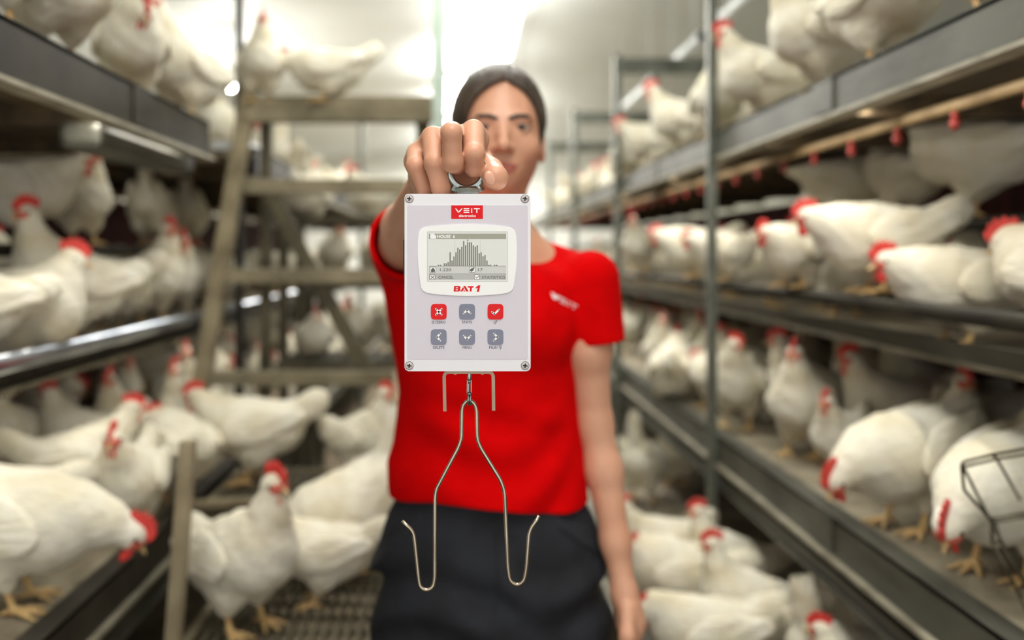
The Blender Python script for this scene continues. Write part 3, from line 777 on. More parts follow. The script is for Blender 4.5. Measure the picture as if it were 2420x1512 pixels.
# six keys, their legends and captions
def key(cx, cy, m, icon, lab):
    b = bmesh.new()
    # squircle outline
    pts = []
    for k in range(48):
        a = 2 * math.pi * k / 48; c, s = math.cos(a), math.sin(a)
        e = 2 / 5.0
        pts.append((cx + 18.7 * math.copysign(abs(c) ** e, c), cy + 18.4 * math.copysign(abs(s) ** e, s)))
    add_plate(b, pts, PW, PW + 0.0006, bev=0.0003)
    o = bm_obj('key', b, m, dev); o['label'] = lab
    b = bmesh.new()
    for j, line in enumerate(icon):
        for p in stroke([(cx + x, cy + y) for x, y in line], 4.4): add_plate(b, p, PW + 0.0006, PW + 0.00072)
    bm_obj('key_legend', b, M['white'], o)
    return o
K = [key(1037.0, 736.4, M['btn_red'], [[(-6.5, -6.5), (6.5, 6.5)], [(6.5, -6.5), (-6.5, 6.5)]], 'red key with a white cross'),
     key(1103.7, 736.4, M['btn_grey'], [[(-8, 3.8), (0, -4), (8, 3.8)]], 'grey key with an up arrow'),
     key(1170.8, 736.4, M['btn_red'], [[(-8, 0.5), (-2.6, 5.8), (8, -5)]], 'red key with a white tick'),
     key(1036.8, 796.2, M['btn_grey'], [[(3.6, -8), (-4.2, 0), (3.6, 8)]], 'grey key with a left arrow'),
     key(1103.7, 796.2, M['btn_grey'], [[(-8, -2.8), (0, 5), (8, -2.8)]], 'grey key with a down arrow'),
     key(1170.8, 796.2, M['btn_grey'], [[(-3.2, -8), (4.6, 0), (-3.2, 8)]], 'grey key with a right arrow')]
def ring_strokes(cx, cy, r, a0=0, a1=360, n=18):
    return [(cx + r * math.cos(math.radians(a0 + (a1 - a0) * k / n)), cy + r * math.sin(math.radians(a0 + (a1 - a0) * k / n))) for k in range(n + 1)]
CW = PW + 0.00002
bm = bmesh.new()
def line(pts, w=0.95):
    for p in stroke(pts, w): add_plate(bm, p, PW, PW + 0.00004)
add_text(bm, '/ZERO', (1029, 1052.8, 758.5, 764.2), CW, bold=0.2)
line(ring_strokes(1023.6, 761.6, 2.7, -60, 240)); line([(1023.6, 757.8), (1023.6, 761)])
add_text(bm, 'STATS', (1092.3, 1115.2, 758.5, 764.2), CW, bold=0.2)
line(ring_strokes(1169.6, 762.6, 2.5)); line([(1171.3, 760.6), (1174.2, 757.8)]); line([(1171.6, 757.7), (1174.3, 757.7), (1174.3, 760.4)])
add_text(bm, 'DELETE', (1023.6, 1050, 818.2, 823.6), CW, bold=0.2)
add_text(bm, 'MENU', (1093.4, 1114.2, 818.2, 823.6), CW, bold=0.2)
add_text(bm, 'FILE/', (1156, 1176.4, 818.2, 823.6), CW, bold=0.2)
line(ring_strokes(1182.4, 819.2, 2.4)); line([(1182.4, 821.6), (1182.4, 825.4)]); line([(1180.6, 823.7), (1184.2, 823.7)])
bm_obj('key_caption', bm, M['caption'], dev)['label'] = 'small grey captions under the keys'
# bracket below: an inverted U of flat bar
HW = -0.027     # depth plane of bracket, swivel and hook (middle of the case)
HS = (DD - HW) / DD    # same place in the picture, further away
def hloc(px, py, w=HW):
    s = (DD - w) / DD
    x = (px - VX) * DS * s; z = -(py - VY) * DS * s
    return (x + 0 - D_root[0], -w, z + EYE - D_root[2])
bm = bmesh.new()
def flat(px_pts, t, dep):
    path = fillet_path([np.array(p + (0,)) for p in px_pts], 12, 5)
    n = len(path); vs = []
    for i in range(n):
        a = path[max(i - 1, 0)]; b = path[min(i + 1, n - 1)]; d = (b - a) / np.linalg.norm(b - a)
        nx, ny = -d[1] * t / 2, d[0] * t / 2
        vs.append([bm.verts.new(hloc(path[i][0] + s * nx, path[i][1] + s * ny, HW + e)) for s, e in ((1, dep / 2), (-1, dep / 2), (-1, -dep / 2), (1, -dep / 2))])
    for A, B in zip(vs[:-1], vs[1:]):
        for k in range(4): bm.faces.new((A[k], A[(k + 1) % 4], B[(k + 1) % 4], B[k]))
    bm.faces.new(vs[0][::-1]); bm.faces.new(vs[-1])
flat([(1051.3, 972), (1049.5, 879.5), (1165.5, 879.5), (1166.6, 970)], 7.8, 0.018)
for cx in (1076, 1140): add_plate(bm, circle(cx, 880.5, 5, 14), HW - 0.004, HW + 0.004, loc=lambda x, y, w: hloc(x, y, w))
bm_obj('hook_bracket', bm, M['bracket'], dev)['label'] = 'inverted U bracket under the case'
# swivel snap
bm = bmesh.new()
add_tube(bm, [hloc(1109, y) for y in (876, 884, 897, 899)], [5.6 * DS, 5.6 * DS, 5.4 * DS, 4.6 * DS], 14)
for sx in (-1, 1):
    add_tube(bm, smooth_path([hloc(1109 + sx * 4.4, 896), hloc(1109 + sx * 4.6, 912), hloc(1109 + sx * 4.6, 932)], 4), 1.7 * DS, 8)
add_tube(bm, [hloc(1109, 898), hloc(1109, 905)], 3.2 * DS, 10)
add_tube(bm, smooth_path([hloc(1107.8, 905), hloc(1107.2, 922), hloc(1108.5, 930)], 4), 1.4 * DS, 8)
add_tube(bm, [hloc(1109, y) for y in (926, 931, 936)], [5.0 * DS, 6.0 * DS, 5.2 * DS], 14)
sp = []
for k in range(13):
    a = math.pi * k / 12
    x, y, _z = hloc(1109, 944 + 12 * math.sin(a))
    sp.append((x, y + 0.0052 * math.cos(a), _z))
sp = [(sp[0][0], sp[0][1], hloc(1109, 930)[2])] + sp + [(sp[-1][0], sp[-1][1], hloc(1109, 930)[2])]
for sx in (-2.6, 2.6):
    add_tube(bm, [(x + sx * DS, y, z) for x, y, z in sp], 2.4 * DS, 10)
bm_obj('snap_swivel', bm, M['chrome'], dev, smooth=True)['label'] = 'shiny snap swivel'
# top shackle that the fingers hook through
SHW = -0.03
bm = bmesh.new()
pts = [hloc(1103 + 40.5 * math.cos(a), 404 + 41 * math.sin(a), SHW) for a in [2 * math.pi * k / 40 for k in range(40)]]
add_tube(bm, pts, 0.0034, 12, closed=True)
add_tube(bm, [hloc(1105, y, SHW) for y in (441, 446, 455, 459)], [0.0095, 0.0125, 0.0128, 0.0118], 6)
for sx in (-1, 1):
    add_tube(bm, [hloc(1105 + sx * 26, 436, SHW), hloc(1105 + sx * 33, 452, SHW)], [0.003, 0.0036], 8)
add_tube(bm, [hloc(1105, 452, SHW), hloc(1105, 466, SHW)], 0.006, 14)
bm_obj('carry_shackle', bm, M['chrome'], dev, smooth=False)['label'] = 'zinc shackle gripped by the fingers'
# leg hook of bent rod: its own thing, hanging in the swivel
HOOKW = HW
hook_pts = [(950, 1231), (976, 1255), (980, 1278), (989, 1366), (992, 1387), (1008, 1395.5), (1024, 1387), (1027.5, 1366), (1028, 1176), (1031, 1156), (1084, 1056), (1090.5, 1036),
            (1091.5, 968), (1096, 953), (1109, 944.5), (1121, 953), (1126.5, 968), (1127.5, 1034), (1134, 1055), (1184, 1136), (1192.5, 1162), (1200, 1342), (1204, 1372), (1222, 1384), (1239, 1372),
            (1244, 1342), (1250, 1262), (1256, 1246), (1274, 1219)]
hroot = np.array(hloc(1109, 1395, HOOKW)) + D_root
def wloc(px, py):
    p = np.array(hloc(px, py, HOOKW)) + D_root - hroot
    return p
bm = bmesh.new()
path = fillet_path([wloc(x, y) for x, y in hook_pts], 0.006, 5)
add_tube(bm, path, 4.6 * DS, 12)
me_hook = bm_obj('leg_hook', bm, M['rod'], None, smooth=True)
me_hook.location = hroot.tolist()
tag(me_hook, 'bent steel rod double hook hanging below the white scale', 'hook')
# ------------------------------------------------------------------ the woman
PD = 1.42                     # distance of her torso's middle
def Wt(px, py, d=PD): return W(px, py, d)
person = thing('person', (0.045, 1.43, 0.0))
tag(person, 'woman in red t-shirt and black trousers holding a white scale out at arm\'s length', 'person')
PO = np.array([0.045, 1.43, 0.0])
HX = 0.0705; EZ = 1.5645       # face middle and eye height

def cones(X, Y, Z, f, pts, rads, k):
    for (a, b, ra, rb) in zip(pts[:-1], pts[1:], rads[:-1], rads[1:]):
        c = sd_cone(X, Y, Z, a, b, ra, rb)
        f = c if f is None else smin(f, c, k)
    return f

def head_sdf(X, Y, Z):
    f = sd_ell(X, Y, Z, (HX, 1.487, 1.592), (0.0745, 0.097, 0.088))
    f = smin(f, sd_ell(X, Y, Z, (HX, 1.445, 1.555), (0.0635, 0.070, 0.075)), 0.02)
    f = smin(f, sd_ell(X, Y, Z, (HX, 1.452, 1.515), (0.0595, 0.060, 0.050)), 0.03)
    f = smin(f, sd_cone(X, Y, Z, (HX, 1.440, 1.500), (HX, 1.408, 1.473), 0.046, 0.0225), 0.03)
    f = smin(f, sd_ell(X, Y, Z, (HX, 1.408, 1.497), (0.032, 0.030, 0.028)), 0.02)
    for s in (-1, 1):
        f = smin(f, sd_ell(X, Y, Z, (HX + s * 0.043, 1.408, 1.530), (0.020, 0.018, 0.018)), 0.022)     # cheekbone
        f = smin(f, sd_ell(X, Y, Z, (HX + s * 0.029, 1.389, 1.580), (0.023, 0.011, 0.007)), 0.014)     # brow ridge
        f = smax(f, -sd_ell(X, Y, Z, (HX + s * 0.031, 1.360, 1.5635), (0.018, 0.019, 0.0105)), 0.012)  # socket
    # nose
    f = smin(f, sd_cone(X, Y, Z, (HX, 1.386, 1.572), (HX, 1.361, 1.531), 0.0075, 0.0105), 0.010)
    f = smin(f, sd_sphere(X, Y, Z, (HX, 1.3605, 1.5295), 0.0105), 0.006)
    for s in (-1, 1):
        f = smin(f, sd_ell(X, Y, Z, (HX + s * 0.0115, 1.3725, 1.5265), (0.0078, 0.0115, 0.0068)), 0.005)
        f = smax(f, -sd_ell(X, Y, Z, (HX + s * 0.0065, 1.3665, 1.5195), (0.0038, 0.0055, 0.0035)), 0.003)
    # lips, the corners lifted a little
    Zl = Z - 6.5 * (X - HX) ** 2
    f = smin(f, sd_ell(X, Y, Zl, (HX, 1.3815, 1.4985), (0.0225, 0.0075, 0.0048)), 0.004)
    f = smin(f, sd_ell(X, Y, Zl, (HX, 1.3815, 1.4895), (0.0195, 0.0085, 0.0055)), 0.004)
    f = smax(f, -sd_ell(X, Y, Zl, (HX, 1.370, 1.4945), (0.025, 0.008, 0.0011)), 0.002)
    # eyelids round an almond opening
    for s in (-1, 1):
        lid = sd_sphere(X, Y, Z, (HX + s * 0.031, 1.3925, EZ), 0.0137)
        lid = smax(lid, -sd_ell(X, Y, Z, (HX + s * 0.031, 1.377, EZ - 0.0005), (0.0124, 0.02, 0.0055)), 0.002)
        f = smin(f, lid, 0.004)
        # ears
        e = sd_ell(X, Y, Z, (HX + s * 0.0755, 1.487, 1.546), (0.0085, 0.022, 0.033))
        e = smax(e, -sd_ell(X, Y, Z, (HX + s * 0.084, 1.483, 1.550), (0.005, 0.012, 0.018)), 0.004)
        f = smin(f, e, 0.007)
    # neck
    f = smin(f, sd_cone(X, Y, Z, (HX - 0.002, 1.487, 1.50), (0.060, 1.478, 1.385), 0.051, 0.0545), 0.025)
    return f

def body_sdf(X, Y, Z):
    f = head_sdf(X, Y, Z)
    # shoulders and chest
    f = cones(X, Y, Z, f, [(0.06, 1.475, 1.368), (0.205, 1.455, 1.295)], [0.040, 0.040], 0.05)
    f = cones(X, Y, Z, f, [(0.06, 1.475, 1.368), (-0.085, 1.44, 1.330)], [0.040, 0.042], 0.05)
    f = smin(f, sd_ell(X, Y, Z, (0.045, 1.455, 1.25), (0.135, 0.085, 0.15)), 0.05)
    f = smin(f, sd_ell(X, Y, Z, (0.045, 1.455, 1.0), (0.135, 0.08, 0.18)), 0.05)
    # hanging left arm
    arm = [Wt(1398, 655), Wt(1388, 830), Wt(1404, 1000, 1.43), Wt(1426, 1110, 1.42), Wt(1455, 1280, 1.39), Wt(1474, 1395, 1.37)]
    f = cones(X, Y, Z, f, arm, [0.044, 0.0375, 0.0300, 0.0305, 0.0235, 0.0195], 0.02)
    # its hand, relaxed
    h = [Wt(1476, 1405, 1.365), Wt(1490, 1470, 1.355)]
    f = cones(X, Y, Z, f, h, [0.020, 0.024], 0.02)
    f = smin(f, sd_ell(X, Y, Z, Wt(1492, 1475, 1.362), (0.0175, 0.030, 0.040)), 0.015)
    for k, (dy, L, r) in enumerate(((-0.026, 0.88, 0.0085), (-0.008, 1.0, 0.009), (0.010, 0.95, 0.0086), (0.026, 0.75, 0.0078))):
        b0 = Wt(1494, 1515, 1.362) + np.array([0, dy, 0])
        b1 = b0 + np.array([-0.002, -0.004, -0.040 * L]); b2 = b1 + np.array([-0.010, -0.004, -0.026 * L]); b3 = b2 + np.array([-0.014, -0.002, -0.016 * L])
        f = cones(X, Y, Z, f, [b0, b1, b2, b3], [r * 1.08, r, r * 0.95, r * 0.82], 0.005)
    t0 = Wt(1482, 1440, 1.342)
    f = cones(X, Y, Z, f, [t0, t0 + np.array([-0.006, -0.028, -0.030]), t0 + np.array([-0.010, -0.034, -0.058]), t0 + np.array([-0.013, -0.034, -0.080])], [0.014, 0.0115, 0.0102, 0.0085], 0.010)
    return f

# raised right arm with the fist that grips the shackle
R_SH = np.array([-0.098, 1.42, 1.358]); R_EL = np.array([-0.070, 1.165, 1.385]); R_WR = W(1030, 420, 0.93)
def hp(x, y, d): return W(x, y, d)
FING = {
    'index': ([hp(1119, 307, .846), hp(1120, 365, .806), hp(1121, 396, .818), hp(1110, 396, .842)], [.0112, .0106, .0092, .0084]),
    'middle': ([hp(1068, 312, .840), hp(1067, 316, .796), hp(1070, 384, .801), hp(1080, 393, .830)], [.0112, .0100, .0098, .0086]),
    'ring': ([hp(1021, 322, .846), hp(1027, 386, .812), hp(1043, 446, .824), hp(1058, 448, .850)], [.0108, .0103, .0096, .0084]),
    'pinky': ([hp(984, 361, .862), hp(982, 393, .832), hp(1006, 446, .842), hp(1024, 450, .864)], [.0105, .0094, .0088, .0078]),
}
THUMB = ([hp(1098, 392, .905), hp(1136, 376, .868), hp(1158, 404, .838), hp(1171, 420, .812)], [.0150, .0112, .0126, .0130])
def arm_sdf(X, Y, Z):
    f = cones(X, Y, Z, None, [R_SH, R_EL, R_WR], [0.0500, 0.0405, 0.0270], 0.02)
    # back of the hand: wrist to each knuckle
    g = None
    for n_, k in (('index', .017), ('middle', .017), ('ring', .0165), ('pinky', .0145)):
        p = FING[n_][0][0] + np.array([0, 0.012, -0.008])
        c = sd_cone(X, Y, Z, R_WR + np.array([0, -0.01, 0]), p, 0.021, k)
        g = c if g is None else smin(g, c, 0.012)
    g = smin(g, sd_ell(X, Y, Z, hp(1096, 416, .888), (0.027, 0.024, 0.021)), 0.012)
    f = smin(f, g, 0.02)
    fs = None
    for n_, (P, R) in FING.items():
        c = cones(X, Y, Z, None, P, R, 0.0035)
        fs = c if fs is None else smin(fs, c, 0.0012)
    th = cones(X, Y, Z, None, THUMB[0], THUMB[1], 0.007)
    f = smin(f, fs, 0.006)
    f = smin(f, th, 0.004)
    return f

v1, f1 = nets(body_sdf, (-0.20, 1.27, 0.50), (0.36, 1.60, 1.69), 0.0026)
v2, f2 = nets(arm_sdf, (-0.17, 0.77, 1.27), (0.06, 1.48, 1.52), 0.0016)
vb = np.concatenate([v1, v2]); fb = np.concatenate([f1, f2 + len(v1)])
vb = relax(vb, fb, 1, 0.4)
fc = vb[fb].mean(1)
lipmask = (((fc[:, 0] - HX) / 0.0235) ** 2 + ((fc[:, 2] - 6.5 * (fc[:, 0] - HX) ** 2 - 1.4940) / 0.0098) ** 2 < 1) & (fc[:, 1] < 1.3865)
body = mesh_obj('body', vb, fb, None, person, mats=[M['skin'], M['lip']], fm=lipmask.astype(int), shift=PO)
# thumb nail
tn = hp(1158, 420, .801)
v, f = nets(lambda X, Y, Z: sd_ell(X, Y, Z, tn, (0.0052, 0.0026, 0.0072), R=((0.88, -0.05, 0.47), (0.05, 1, 0), (-0.47, 0, 0.88))), tn - 0.012, tn + 0.012, 0.0008)
mesh_obj('thumb_nail', v, f, M['nail'], person, shift=PO)
# eyes
for s in (-1, 1):
    c = np.array([HX + s * 0.031, 1.3925, EZ])
    v, f = nets(lambda X, Y, Z: sd_sphere(X, Y, Z, c, 0.0125), c - 0.016, c + 0.016, 0.0012)
    m_ = v[f].mean(1) - c
    iris = (np.hypot(m_[:, 0] + 0.0004, m_[:, 2]) < 0.0076) & (m_[:, 1] < 0)
    mesh_obj('eye', v, f, None, person, mats=[M['eyewhite'], M['iris']], fm=iris.astype(int), shift=PO)
    # eyebrow
    pts = [(HX + s * x, 1.374 + dy, 1.5795 + z) for x, z, dy in ((0.012, -0.001, -0.001), (0.024, 0.0035, -0.001), (0.037, 0.0045, 0.004), (0.050, -0.001, 0.016))]
    def bs(X, Y, Z, P=pts):
        f = None
        for a, b, ra, rb in zip(P[:-1], P[1:], (.0046, .0052, .0042), (.0052, .0042, .0024)):
            c_ = sd_cone(X, Y, Z, a, b, ra, rb); f = c_ if f is None else smin(f, c_, .003)
        return np.maximum(f, head_sdf(X, Y, Z) - 0.0012)
    a_ = np.array(pts)
    v, f = nets(bs, a_.min(0) - 0.012, a_.max(0) + 0.012, 0.0012)
    mesh_obj('eyebrow', v, f, M['brow'], person, shift=PO)

# hair: a close cap parted in the middle and tied back
_hz = [1.40, 1.530, 1.545, 1.566, 1.600, 1.618, 1.632, 1.641, 1.648, 1.70]
_hl = [-.068, -.068, -.067, -.063, -.056, -.046, -.032, -.018, -.002, -.001]
_hr = [.068, .068, .067, .064, .058, .048, .035, .021, .004, .001]
def hair_sdf(X, Y, Z):
    f = sd_ell(X, Y, Z, (HX - 0.003, 1.490, 1.590), (0.0875, 0.108, 0.1045))
    f = smin(f, sd_ell(X, Y, Z, (HX, 1.53, 1.545), (0.064, 0.068, 0.075)), 0.03)
    f = smin(f, sd_sphere(X, Y, Z, (HX, 1.615, 1.56), 0.035), 0.015)
    xl = np.interp(Z, _hz, _hl); xr = np.interp(Z, _hz, _hr)
    x = X - HX
    cut = np.maximum(np.maximum(xl - x, x - xr), Y - 1.475) * 0.75
    cut = np.maximum(cut, Z - 1.6485)
    f = smax(f, -cut, 0.004)
    f = smax(f, 1.515 - Z, 0.008)
    # centre parting
    r = np.sqrt(((Y - 1.490) / 0.108) ** 2 + ((Z - 1.590) / 0.1045) ** 2)
    groove = np.maximum(np.abs(x - 0.008) - 0.0032 - np.clip(1.648 - Z, 0, 0.02) * 0.1, 0.93 - r)
    groove = np.maximum(groove, Y - 1.50)
    f = smax(f, -groove * 0.9, 0.003)
    # the ears stay clear
    for s in (-1, 1):
        f = smax(f, -sd_ell(X, Y, Z, (HX + s * 0.084, 1.482, 1.543), (0.014, 0.024, 0.036)), 0.006)
    return f + 0.0006 * np.sin(X * 900 + Z * 260) * np.sin(Y * 40)
v, f = nets(hair_sdf, (-0.03, 1.36, 1.44), (0.17, 1.66, 1.69), 0.0022)
hair = mesh_obj('hair', v, f, M['hair'], person, shift=PO); hair['label'] = 'dark brown hair parted in the middle and tied back'

# clothes ------------------------------------------------------------
def rows(tab, d=PD):
    z = np.array([Wt(0, r[0], d)[2] for r in tab]); l = np.array([Wt(r[1], 0, d)[0] for r in tab]); r_ = np.array([Wt(r[2], 0, d)[0] for r in tab])
    o = np.argsort(z)
    return z[o], l[o], r_[o]
sz, sl, sr = rows([(560, 985, 1330), (600, 935, 1375), (640, 905, 1392), (680, 902, 1388), (740, 911, 1380), (800, 921, 1371), (860, 932, 1367), (930, 940, 1369), (990, 934, 1373), (1050, 926, 1381), (1095, 912, 1387), (1150, 914, 1391), (1195, 919, 1394), (1260, 920, 1396)])
hx_, hz_ = zip(*[(Wt(x, y, 1.375 if (x < 930 or x > 1380) else 1.345)[0], Wt(x, y, 1.375 if (x < 930 or x > 1380) else 1.345)[2]) for x, y in ((880, 1192), (920, 1193), (1020, 1194), (1100, 1196), (1180, 1204), (1250, 1215), (1320, 1226), (1352, 1226), (1395, 1207), (1440, 1190))])
SLV_A = R_SH + (R_EL - R_SH) * 0.02
SLV_E = R_SH + (R_EL - R_SH) * 0.48
L_SH = Wt(1395, 660); L_E = Wt(1415, 845)
sdir = (R_EL - R_SH) / np.linalg.norm(R_EL - R_SH)
ldir = (L_E - L_SH) / np.linalg.norm(L_E - L_SH)
def loft(X, Y, Z, z, l, r, cy, ry, p=2.4):
    L = np.interp(Z, z, l); R = np.interp(Z, z, r)
    cx = (L + R) / 2; rx = (R - L) / 2
    q = (np.abs((X - cx) / rx) ** p + np.abs((Y - cy) / ry) ** p) ** (1 / p)
    return (q - 1) * np.minimum(rx, ry)
def folds(X, Y, Z):
    w = 0.0052 * np.sin(58 * (Z - 0.55 * X) + 9 * X + 3 * np.sin(17 * X)) * np.clip((1.12 - Z) / 0.12, 0, 1)
    w += 0.0042 * np.sin(36 * (Z + 0.8 * X) + 2.5 * np.sin(23 * Z)) * np.clip((1.16 - Z) / 0.2, 0, 1)
    w += 0.0026 * np.sin(70 * (X - 0.20) - 46 * (Z - 1.2)) * np.exp(-((X - 0.19) / 0.06) ** 2 - ((Z - 1.22) / 0.09) ** 2)
    return w * np.exp(-((X - 0.045) / 0.135) ** 6)
def shirt_sdf(X, Y, Z):
    ry = np.interp(Z, [0.85, 0.95, 1.05, 1.15, 1.25, 1.33, 1.40], [0.112, 0.108, 0.098, 0.102, 0.112, 0.098, 0.07])
    f = smax(loft(X, Y, Z, sz, sl, sr, 1.447, ry), Z - 1.335, 0.05)
    for s, x0 in ((-1, 0.0), (1, 0.115)):
        f = smin(f, sd_ell(X, Y, Z, (x0, 1.375, 1.225), (0.058, 0.040, 0.055)), 0.035)
    f = smin(f, sd_cone(X, Y, Z, (0.10, 1.475, 1.350), (0.206, 1.458, 1.302), 0.040, 0.050), 0.03)
    f = smin(f, sd_cone(X, Y, Z, (0.02, 1.475, 1.350), (-0.085, 1.44, 1.335), 0.040, 0.052), 0.03)
    # sleeves
    ls = smax(sd_cone(X, Y, Z, L_SH, L_E, 0.050, 0.0475), ((X - Wt(1418, 808)[0]) * 0.12 + (Wt(1418, 809)[2] - Z)) , 0.003)
    f = smin(f, ls, 0.014)
    rs = smax(sd_cone(X, Y, Z, SLV_A, SLV_E + sdir * 0.03, 0.060, 0.0625), (X - SLV_E[0]) * sdir[0] + (Y - SLV_E[1]) * sdir[1] + (Z - SLV_E[2]) * sdir[2], 0.003)
    f = smin(f, rs, 0.02)
    f = f + folds(X, Y, Z)
    # hollow the sleeve mouth
    f = smax(f, -smax(sd_cone(X, Y, Z, SLV_A + sdir * 0.06, SLV_E + sdir * 0.08, 0.052, 0.0575), -((X - SLV_E[0]) * sdir[0] + (Y - SLV_E[1]) * sdir[1] + (Z - SLV_E[2]) * sdir[2] + 0.055), 0.002), 0.002)
    # neckline and hem
    f = smax(f, -sd_ell(X, Y, Z, (0.062, 1.435, 1.405), (0.0900, 0.130, 0.074)), 0.004)
    f = smax(f, (np.interp(X, hx_, hz_) - Z), 0.004)
    # stitched hem band stands a little proud
    return f
v, f = nets(shirt_sdf, (-0.20, 1.22, 0.84), (0.31, 1.60, 1.45), 0.0030)
v = relax(v, f, 1, 0.4)
shirt = mesh_obj('t_shirt', v, f, M['shirt'], person, shift=PO); shirt['label'] = 'plain red short-sleeved t-shirt'
bvh = BVHTree.FromPolygons([Vector(p) for p in v], [tuple(int(i) for i in q_) for q_ in f])
def onto(x, z, off=0.0012, y0=1.0):
    h = bvh.ray_cast(Vector((x, y0, z)), Vector((0, 1, 0)))
    return (x, (h[0].y if h[0] is not None else 1.34) - off, z)
# hem stitching and neck band
bm = bmesh.new()
xs = np.linspace(Wt(926, 0)[0], Wt(1388, 0)[0], 60)
add_tube(bm, [Vector(onto(x, float(np.interp(x, hx_, hz_)) + 0.021, -0.0002)) - Vector(PO) for x in xs], 0.0008, 5)
bm_obj('hem_seam', bm, M['shirt'], shirt, smooth=True)
# white chest print, slanting with the cloth
bm = bmesh.new()
def chest(px, py, w):
    p = Wt(px, py, 1.34)
    q_ = onto(p[0], p[2], 0.0008 + w)
    return Vector(q_) - Vector(PO)
def slant(x, y):   # unit box to photo pixels
    a = math.radians(27); u = x * 76; t = y * 21
    return (1305 + u * math.cos(a) - t * math.sin(a) * 0.4, 691 + u * math.sin(a) + t * math.cos(a))
for p in veit_strokes(0, 0, 1, 0.62):
    p2 = [slant(x, y) for x, y in p]
    # subdivide edges so the print follows the cloth
    try: add_plate(bm, p2, 0.0, 0.0007, loc=chest)
    except ValueError: pass
bm_obj('chest_print', bm, M['print'], shirt)['label'] = 'white lettering on the chest'

# trousers
tz, tl, tr = rows([(1150, 952, 1360), (1190, 930, 1384), (1225, 913, 1405), (1255, 903, 1417), (1300, 892, 1424), (1350, 888, 1428), (1420, 884, 1434), (1512, 878, 1444), (1560, 880, 1446), (1700, 900, 1430)])
def trouser_sdf(X, Y, Z):
    f = loft(X, Y, Z, tz, tl, tr, 1.445, np.interp(Z, [0.6, 0.75, 0.85, 0.95], [0.115, 0.120, 0.104, 0.086]), 2.35)
    f = np.maximum(f, 0.665 - Z)
    cx = 0.0585
    for s in (-1, 1):
        leg = [(cx + s * 0.100, 1.445, 0.72), (cx + s * 0.098, 1.435, 0.48), (cx + s * 0.098, 1.45, 0.09)]
        f = smin(f, sd_cone(X, Y, Z, leg[0], leg[1], 0.099, 0.072), 0.012)
        f = smin(f, sd_cone(X, Y, Z, leg[1], leg[2], 0.072, 0.056), 0.02)
    f = smax(f, Z - (np.interp(X, hx_, hz_) + 0.03), 0.002)
    f = smax(f, 0.055 - Z, 0.004)
    w = 0.0075 * np.sin(62 * (Z + 0.55 * np.abs(X - cx)) + 4 * np.sin(15 * X)) * np.clip((0.86 - Z) / 0.06, 0, 1) * np.exp(-((Z - 0.76) / 0.10) ** 2)
    w += 0.006 * np.sin(40 * (Z - 0.4 * X) + 1.0) * np.exp(-((Z - 0.66) / 0.1) ** 2)
    # fly flap and slanted pocket mouths
    fx = Wt(1172, 0)[0]
    w -= 0.0022 * (1 / (1 + np.exp(-(X - fx) * 900))) * (1 / (1 + np.exp((X - fx - 0.035) * 900))) * np.clip((Z - 0.74) / 0.02, 0, 1)
    for s, xa, za, xb, zb in ((-1, -0.072, 0.915, -0.140, 0.835), (1, 0.165, 0.905, 0.243, 0.845)):
        t = (X - xa) / (xb - xa)
        zl = za + (zb - za) * t
        dd = (Z - zl)
        w -= 0.0045 * np.exp(-((dd + 0.006) / 0.008) ** 2) * ((t > -0.05) & (t < 1.3)) * (Y < 1.45)
    return f + w
v, f = nets(trouser_sdf, (-0.19, 1.27, 0.03), (0.31, 1.60, 0.97), 0.0036)
v = relax(v, f, 1, 0.4)
trou = mesh_obj('trousers', v, f, M['trouser'], person, shift=PO); trou['label'] = 'black work trousers'
bvt = BVHTree.FromPolygons([Vector(p) for p in v], [tuple(int(i) for i in q_) for q_ in f])
def tonto(px, py, off=0.0003):
    p = Wt(px, py, 1.33)
    h = bvt.ray_cast(Vector((p[0], 1.0, p[2])), Vector((0, 1, 0)))
    return Vector((p[0], (h[0].y if h[0] is not None else 1.34) - off, p[2])) - Vector(PO)
for nm, pts in (('pocket_seam', [(985, 1210), (960, 1235), (925, 1280), (900, 1300)]), ('pocket_seam', [(1335, 1235), (1370, 1250), (1400, 1262), (1415, 1270)]),
                ('fly_seam', [(1172, 1222), (1174, 1300), (1178, 1390), (1168, 1450)])):
    bm = bmesh.new()
    sp_ = smooth_path([(a, b, 0) for a, b in pts], 8)
    add_tube(bm, [tonto(a[0], a[1]) for a in sp_], 0.0014, 6)
    bm_obj(nm, bm, M['seam'], trou, smooth=True)
# waist button tab seen under the hem
# shoes
for s in (-1, 1):
    c = np.array([0.0585 + s * 0.098, 1.42, 0.045])
    def sh(X, Y, Z):
        g = sd_ell(X, Y, Z, (c[0], 1.37, 0.035), (0.044, 0.115, 0.045))
        g = smin(g, sd_ell(X, Y, Z, (c[0], 1.455, 0.06), (0.042, 0.055, 0.06)), 0.04)
        return smax(g, 0.0005 - Z, 0.004)
    v, f = nets(sh, (c[0] - 0.06, 1.24, -0.01), (c[0] + 0.06, 1.53, 0.14), 0.005)
    mesh_obj('shoe', v, f, M['shoe'], person, shift=PO)
# ------------------------------------------------------------------ hens
def rot_to(d):
    d = Vector(d).normalized(); up = Vector((0, 0, 1))
    y = up.cross(d)
    y = Vector((0, 1, 0)) if y.length < 1e-3 else y.normalized()
    z = d.cross(y)
    return Matrix((d, y, z)).transposed()

